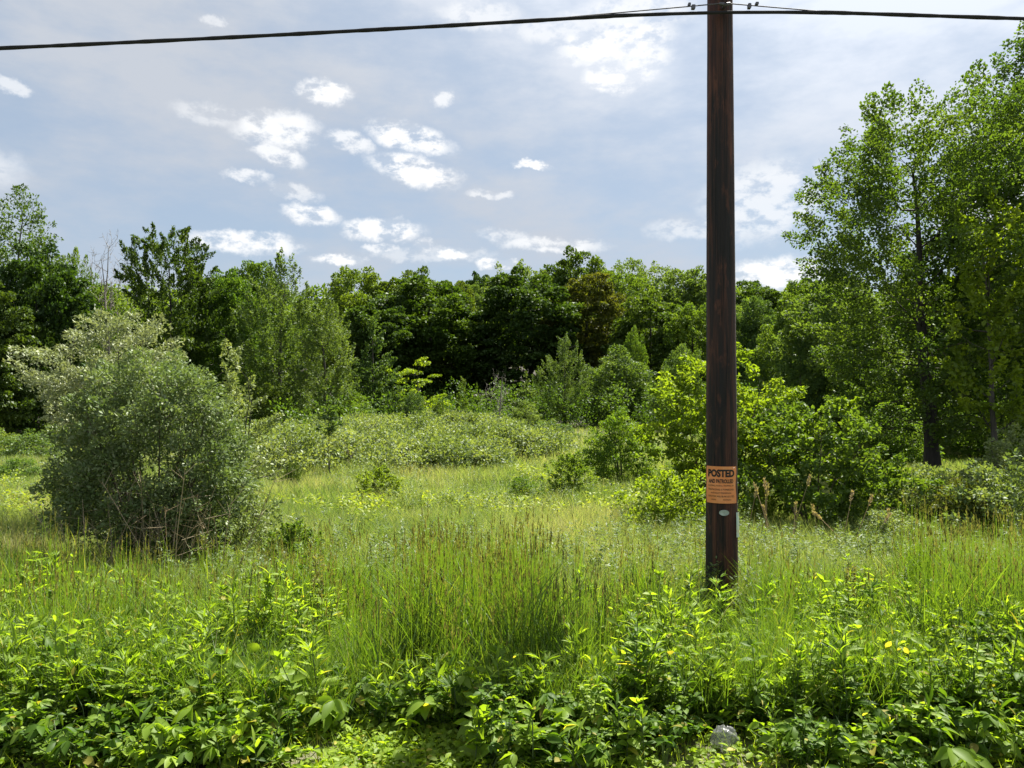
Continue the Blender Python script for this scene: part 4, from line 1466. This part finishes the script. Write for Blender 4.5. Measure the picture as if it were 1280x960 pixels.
pole = thing('utility_pole', 'tall dark creosoted wooden utility pole rising out of frame', 'utility pole', (PX, PD, PG))
bag = Bag()
rng = np.random.default_rng(3)
zz = np.concatenate([[-.4], np.linspace(0, 9.6, 60)])
sides = 36
aa = np.arange(sides) / sides * 2 * PI
dent = 1 + .012 * np.sin(3 * aa[None] + zz[:, None] * .5) + .008 * np.sin(7 * aa[None] - zz[:, None] * 1.7) + rng.normal(size=(len(zz), sides)) * .0025
rr = np.array([pole_r(z + PG) for z in zz])[:, None] * dent
ring = np.stack([np.cos(aa)[None] * rr, np.sin(aa)[None] * rr, np.repeat(zz[:, None], sides, 1)], -1)
i = np.arange(len(zz) - 1)[:, None] * sides
j = np.arange(sides)[None]
bag.add(ring.reshape(-1, 3), np.stack([i + j, i + (j + 1) % sides, i + sides + (j + 1) % sides, i + sides + j], -1))
obj('shaft', bag.mesh('shaft', pole_mat(), True), pole)
# sawn top
bm_top = Bag()
rt = pole_r(9.6 + PG)
c0 = np.array([[0, 0, 9.62]])
tri = [[sides, k, (k + 1) % sides, (k + 1) % sides] for k in range(sides)]
topme = bpy.data.meshes.new('pole_cap')
topme.from_pydata([(math.cos(a) * rt * 1.01, math.sin(a) * rt * 1.01, 9.59) for a in aa] + [(0, 0, 9.64)], [], [[k, (k + 1) % sides, sides] for k in range(sides)])
topme.materials.append(M['browns'])
obj('cap', topme, pole)


def cyl_patch(name, ang0, ang1, z0, z1, off, mat, nu=18, nv=8, edge_fn=None, rfun=None):
    """thin sheet wrapped round the pole; angle measured from the side facing the road (-y)"""
    b = Bag()
    u = np.linspace(ang0, ang1, nu)
    v = np.linspace(z0, z1, nv)
    U, Vv = np.meshgrid(u, v)
    rad = np.array([pole_r(z + PG) for z in v])[:, None] * 1.02 + off
    if edge_fn is not None:
        rad = rad + edge_fn(U, Vv)
    for k in (0.0, -.0012):
        X = np.sin(U) * (rad + k)
        Y = -np.cos(U) * (rad + k)
        ii = np.arange(nv - 1)[:, None] * nu + np.arange(nu - 1)[None]
        Q = np.stack([ii, ii + 1, ii + nu + 1, ii + nu], -1).reshape(-1, 4)
        b.add(np.stack([X, Y, Vv], -1).reshape(-1, 3), Q if k == 0 else Q[:, ::-1])
    return b.mesh(name, mat, True)


VIEW = math.atan2(PX, PD)      # the pole's side that faces the photographer, seen from above
sz0, sz1 = wz(629, 7.45) - PG, wz(583, 7.45) - PG
rs_ = pole_r(sz0 + PG) * 1.02
half = .98
sc_ang = -VIEW * 1.0 - .04


def sign_mat():
    m, g = new_mat('orange_paper')
    tc = g.n('ShaderNodeTexCoord').outputs['Object']
    n = g.noise(tc, 9, 4, .6)
    n = g.math('ADD', g.math('MULTIPLY', n, .7), g.math('MULTIPLY', g.noise(g.vmath('MULTIPLY', tc, (1, 1, .3)), 40, 4, .6), .3))
    c = g.ramp(n, [(.3, (.84, .26, .07)), (.6, (.90, .34, .12)), (.8, (.90, .46, .24))])
    b = g.n('ShaderNodeBsdfPrincipled')
    g.link(c, b.inputs['Base Color'])
    b.inputs['Roughness'].default_value = .55
    o = g.n('ShaderNodeOutputMaterial')
    g.link(b.outputs[0], o.inputs[0])
    return m


def ripple(U, Vv):
    s = (U - sc_ang) / half
    t = (Vv - sz0) / (sz1 - sz0)
    return .004 + .010 * np.clip(np.abs(s) - .72, 0, 1) * (1 + np.sin(t * 9)) + .0025 * np.sin(t * 7 + s * 2)


sign = thing('posted_sign', 'orange POSTED notice stapled round the utility pole', 'sign', (PX, PD, PG))
obj('panel', cyl_patch('panel', sc_ang - half, sc_ang + half, sz0, sz1, .006, sign_mat(), 26, 14, ripple), sign)
ink = plain_mat('black_ink', (.018, .012, .012), .6)


def wrapped_text(lines):
    """lettering wrapped on the sign: (text, centre height fraction, letter height m, width fraction, weight)"""
    V, Fc = [], []
    n0 = 0
    sw = 2 * half * rs_
    for (txt, fz, lh, fw, bold) in lines:
        cu = bpy.data.curves.new('lettering', 'FONT')
        cu.body = txt
        cu.size = 1.0
        cu.align_x = 'CENTER'
        cu.align_y = 'CENTER'
        cu.offset = bold
        cu.resolution_u = 3
        to = bpy.data.objects.new('lettering', cu)
        COL.objects.link(to)
        bpy.context.view_layer.update()
        dg = bpy.context.evaluated_depsgraph_get()
        me = bpy.data.meshes.new_from_object(to.evaluated_get(dg))
        co = np.zeros(len(me.vertices) * 3)
        me.vertices.foreach_get('co', co)
        co = co.reshape(-1, 3)
        polys = [list(p.vertices) for p in me.polygons]
        bpy.data.objects.remove(to)
        bpy.data.curves.remove(cu)
        bpy.data.meshes.remove(me)
        wdt = co[:, 0].max() - co[:, 0].min()
        hgt = co[:, 1].max() - co[:, 1].min()
        xs_ = (co[:, 0] - (co[:, 0].max() + co[:, 0].min()) / 2) / wdt * sw * fw
        ys_ = (co[:, 1] - (co[:, 1].max() + co[:, 1].min()) / 2) / hgt * lh
        ang = xs_ / (rs_ + .012) + sc_ang
        z = sz0 + (sz1 - sz0) * fz + ys_
        rad = np.array([pole_r(q + PG) for q in z]) * 1.02 + .006 + ripple(ang, z) + .0022
        V.append(np.stack([np.sin(ang) * rad, -np.cos(ang) * rad, z], 1))
        Fc += [[q + n0 for q in p] for p in polys]
        n0 += len(co)
    me = bpy.data.meshes.new('lettering')
    me.from_pydata(np.concatenate(V).tolist(), [], Fc)
    me.materials.append(ink)
    return me


obj('lettering', wrapped_text([('POSTED', .815, .072, .90, .05), ('AND PATROLLED', .60, .038, .84, .035), ('HUNTING, FISHING, TRAPPING OR', .475, .016, .88, .0),
                               ('TRESPASSING IS FORBIDDEN', .375, .016, .88, .0), ('WITHOUT PERMISSION', .28, .015, .66, .0),
                               ('VIOLATORS WILL BE PROSECUTED', .19, .016, .88, .0), ('NAME            ADDRESS', .10, .012, .66, .0)]), sign)
steel = plain_mat('staple_steel', (.4, .4, .4), .4, .9)
for (s, t) in ((-.8, .96), (.8, .96), (-.8, .04), (.8, .04)):
    a = sc_ang + half * s
    z = sz0 + (sz1 - sz0) * t
    r = pole_r(z + PG) * 1.02 + .018
    p = np.array([math.sin(a) * r, -math.cos(a) * r, z])
    tg = np.array([math.cos(a), math.sin(a), 0])
    bag = Bag()
    add_tube(bag, [p - tg * .006, p, p + tg * .006], [.0012] * 3, 4)
    obj('staple', bag.mesh('staple', steel), sign)

# oval metal tag
tz = wz(640.5, 7.45) - PG
me = bpy.data.meshes.new('oval_tag')
ta = -VIEW + .14
V = [(0, 0)] + [(math.cos(k / 28 * 2 * PI) * .041, math.sin(k / 28 * 2 * PI) * .027) for k in range(28)]
vv = []
for dep in (.016, .013):
    for (u, w) in V:
        a = ta + u / pole_r(tz + PG)
        r = pole_r(tz + PG) * 1.02 + dep
        vv.append((math.sin(a) * r, -math.cos(a) * r, tz + w))
ff = [[0, 1 + k, 1 + (k + 1) % 28] for k in range(28)] + [[1 + k, 30 + k, 30 + (k + 1) % 28, 1 + (k + 1) % 28] for k in range(28)] + [[29, 30 + (k + 1) % 28, 30 + k] for k in range(28)]
me.from_pydata(vv, [], ff)
me.materials.append(plain_mat('tag_metal', (.42, .46, .43), .45, .3))
ot = obj('oval_tag', me, None, (PX, PD, PG))
tag(ot, 'small oval grey metal tag nailed below the orange notice', 'tag')
# vertical reflective strip on the pole's flank
mz0, mz1 = wz(671, 7.5) - PG, wz(640, 7.5) - PG
m_, g_ = new_mat('marker_strip')
tc_ = g_.n('ShaderNodeTexCoord').outputs['Object']
n_ = g_.noise(tc_, 14, 3, .6)
b_ = g_.n('ShaderNodeBsdfPrincipled')
g_.link(g_.ramp(n_, [(.35, (.55, .68, .66)), (.55, (.62, .66, .52)), (.7, (.70, .55, .22))]), b_.inputs['Base Color'])
b_.inputs['Roughness'].default_value = .4
o_ = g_.n('ShaderNodeOutputMaterial')
g_.link(b_.outputs[0], o_.inputs[0])
strip = obj('marker_strip', cyl_patch('marker_strip', -VIEW + .98, -VIEW + 1.42, mz0, mz1, .010, m_, 6, 6), None, (PX, PD, PG))
tag(strip, 'narrow pale marker strip running down the side of the pole', 'marker')

# cable along the road
CY = PD - .17
CZ = wz(7.5, CY)
SPAN_L, SAG_L = 40.0, .66
SPAN_R, SAG_R = 40.0, .36
cable = thing('overhead_cable', 'thick black overhead cable strung along the road past the pole', 'cable')
s = np.linspace(0, 1, 80)
L_ = np.stack([PX - SPAN_L * s, CY + 0 * s, CZ - 4 * SAG_L * s * (1 - s)], 1)[::-1]
R_ = np.stack([PX + SPAN_R * s, CY + 0 * s, CZ - 4 * SAG_R * s * (1 - s)], 1)[1:]
allp = np.concatenate([L_, R_])
bump = .035 * np.exp(-((allp[:, 0] - PX) / .55) ** 2)
pc = allp.copy()
pc[:, 2] -= bump
bag = Bag()
# wrapped bundle: slightly lumpy
xf = np.interp(np.linspace(0, 1, 900), np.linspace(0, 1, len(pc)), pc[:, 0])
zf = np.interp(xf, pc[:, 0], pc[:, 2])
rad = .0185 + .0018 * np.sin(xf * 9) + .001 * np.sin(xf * 31)
rad = np.where(np.abs(xf - PX) < .5, .016, rad)
add_tube(bag, np.stack([xf, np.full_like(xf, CY), zf], 1), rad, 8)
obj('sheath', bag.mesh('sheath', plain_mat('black_rubber', (.010, .010, .012), .85), True), cable)
bag = Bag()
xr = np.linspace(PX - 2.2, PX + 1.6, 60)
base = np.interp(xr, pc[:, 0], allp[:, 2])
lift = .05 * np.clip(1 - np.abs(xr - PX) / np.where(xr < PX, 1.9, 1.0), 0, 1)
add_tube(bag, np.stack([xr, np.full_like(xr, CY - .004), base + lift], 1), .0055, 6)
obj('strand', bag.mesh('strand', plain_mat('galvanised_strand', (.10, .10, .11), .75, .2), True), cable)
cm_ = plain_mat('clamp_metal', (.10, .10, .11), .5, .6)
bmx = []
for (px, dz, w, h) in ((863, .062, .024, .026), (868, .036, .034, .038), (938.5, .034, .030, .045), (948, .060, .028, .022)):
    x = wx(px, CY)
    zc = float(np.interp(x, pc[:, 0], allp[:, 2])) + dz - .006
    me = bpy.data.meshes.new('clamp')
    k = .25
    prof = [(-1, -1 + k), (-1 + k, -1), (1 - k, -1), (1, -1 + k), (1, 1 - k), (1 - k, 1), (-1 + k, 1), (-1, 1 - k)]
    vs = [(u * w / 2, -.018, v * h / 2) for u, v in prof] + [(u * w / 2, .018, v * h / 2) for u, v in prof]
    fs = [list(range(8))[::-1], list(range(8, 16))] + [[q, (q + 1) % 8, 8 + (q + 1) % 8, 8 + q] for q in range(8)]
    me.from_pydata(vs, [], fs)
    me.materials.append(cm_)
    obj('clamp', me, cable, (x, CY - .006, zc))
# through-bolt bracket on the pole
bag = Bag()
add_tube(bag, [(0, -.21, CZ - PG + .03), (0, -.1, CZ - PG + .03)], [.012, .012], 8)
add_tube(bag, [(-.05, -.175, CZ - PG + .045), (0, -.185, CZ - PG + .03), (.05, -.175, CZ - PG + .045)], [.014, .02, .014], 8)
obj('bracket', bag.mesh('bracket', cm_, True), pole)

# ------------------------------------------------------------------ litter on the verge
def litter():
    rng_ = np.random.default_rng(9)
    nu, nv = 28, 18
    u = np.linspace(0, 2 * PI, nu, endpoint=False)
    v = np.linspace(.12, PI - .12, nv)
    U, Vv = np.meshgrid(u, v)
    r = .064 * (1 + .10 * np.sin(3 * U + 2 * np.cos(2 * Vv)) + .07 * np.sin(7 * U - 5 * Vv) + .05 * np.sin(11 * Vv + 3 * U) + rng_.normal(size=U.shape) * .03)
    V = np.stack([r * np.sin(Vv) * np.cos(U), r * .8 * np.sin(Vv) * np.sin(U), r * .95 * np.cos(Vv)], -1).reshape(-1, 3)
    ii = np.arange(nv - 1)[:, None] * nu
    jj = np.arange(nu)[None]
    Q = np.stack([ii + jj, ii + (jj + 1) % nu, ii + nu + (jj + 1) % nu, ii + nu + jj], -1).reshape(-1, 4)
    m, g = new_mat('cloudy_plastic')
    d = g.n('ShaderNodeBsdfDiffuse')
    d.inputs[0].default_value = (.20, .21, .205, 1)
    t = g.n('ShaderNodeBsdfTranslucent')
    t.inputs[0].default_value = (.24, .25, .24, 1)
    gl = g.n('ShaderNodeBsdfGlossy')
    gl.inputs['Roughness'].default_value = .25
    m1 = g.n('ShaderNodeMixShader')
    m1.inputs[0].default_value = .4
    g.link(d.outputs[0], m1.inputs[1])
    g.link(t.outputs[0], m1.inputs[2])
    m2 = g.n('ShaderNodeMixShader')
    m2.inputs[0].default_value = .06
    g.link(m1.outputs[0], m2.inputs[1])
    g.link(gl.outputs[0], m2.inputs[2])
    tp = g.n('ShaderNodeBsdfTransparent')
    m3 = g.n('ShaderNodeMixShader')
    m3.inputs[0].default_value = .42
    g.link(m2.outputs[0], m3.inputs[1])
    g.link(tp.outputs[0], m3.inputs[2])
    o = g.n('ShaderNodeOutputMaterial')
    g.link(m3.outputs[0], o.inputs[0])
    x = wx(905, 4.06)
    ob = obj('plastic_litter', mesh_np('plastic_litter', V, Q, None, m), None, (x, 4.06, gzf(x, 4.06) + .07))
    tag(ob, 'round crumpled ball of cloudy grey plastic lying on the verge', 'litter')


litter()
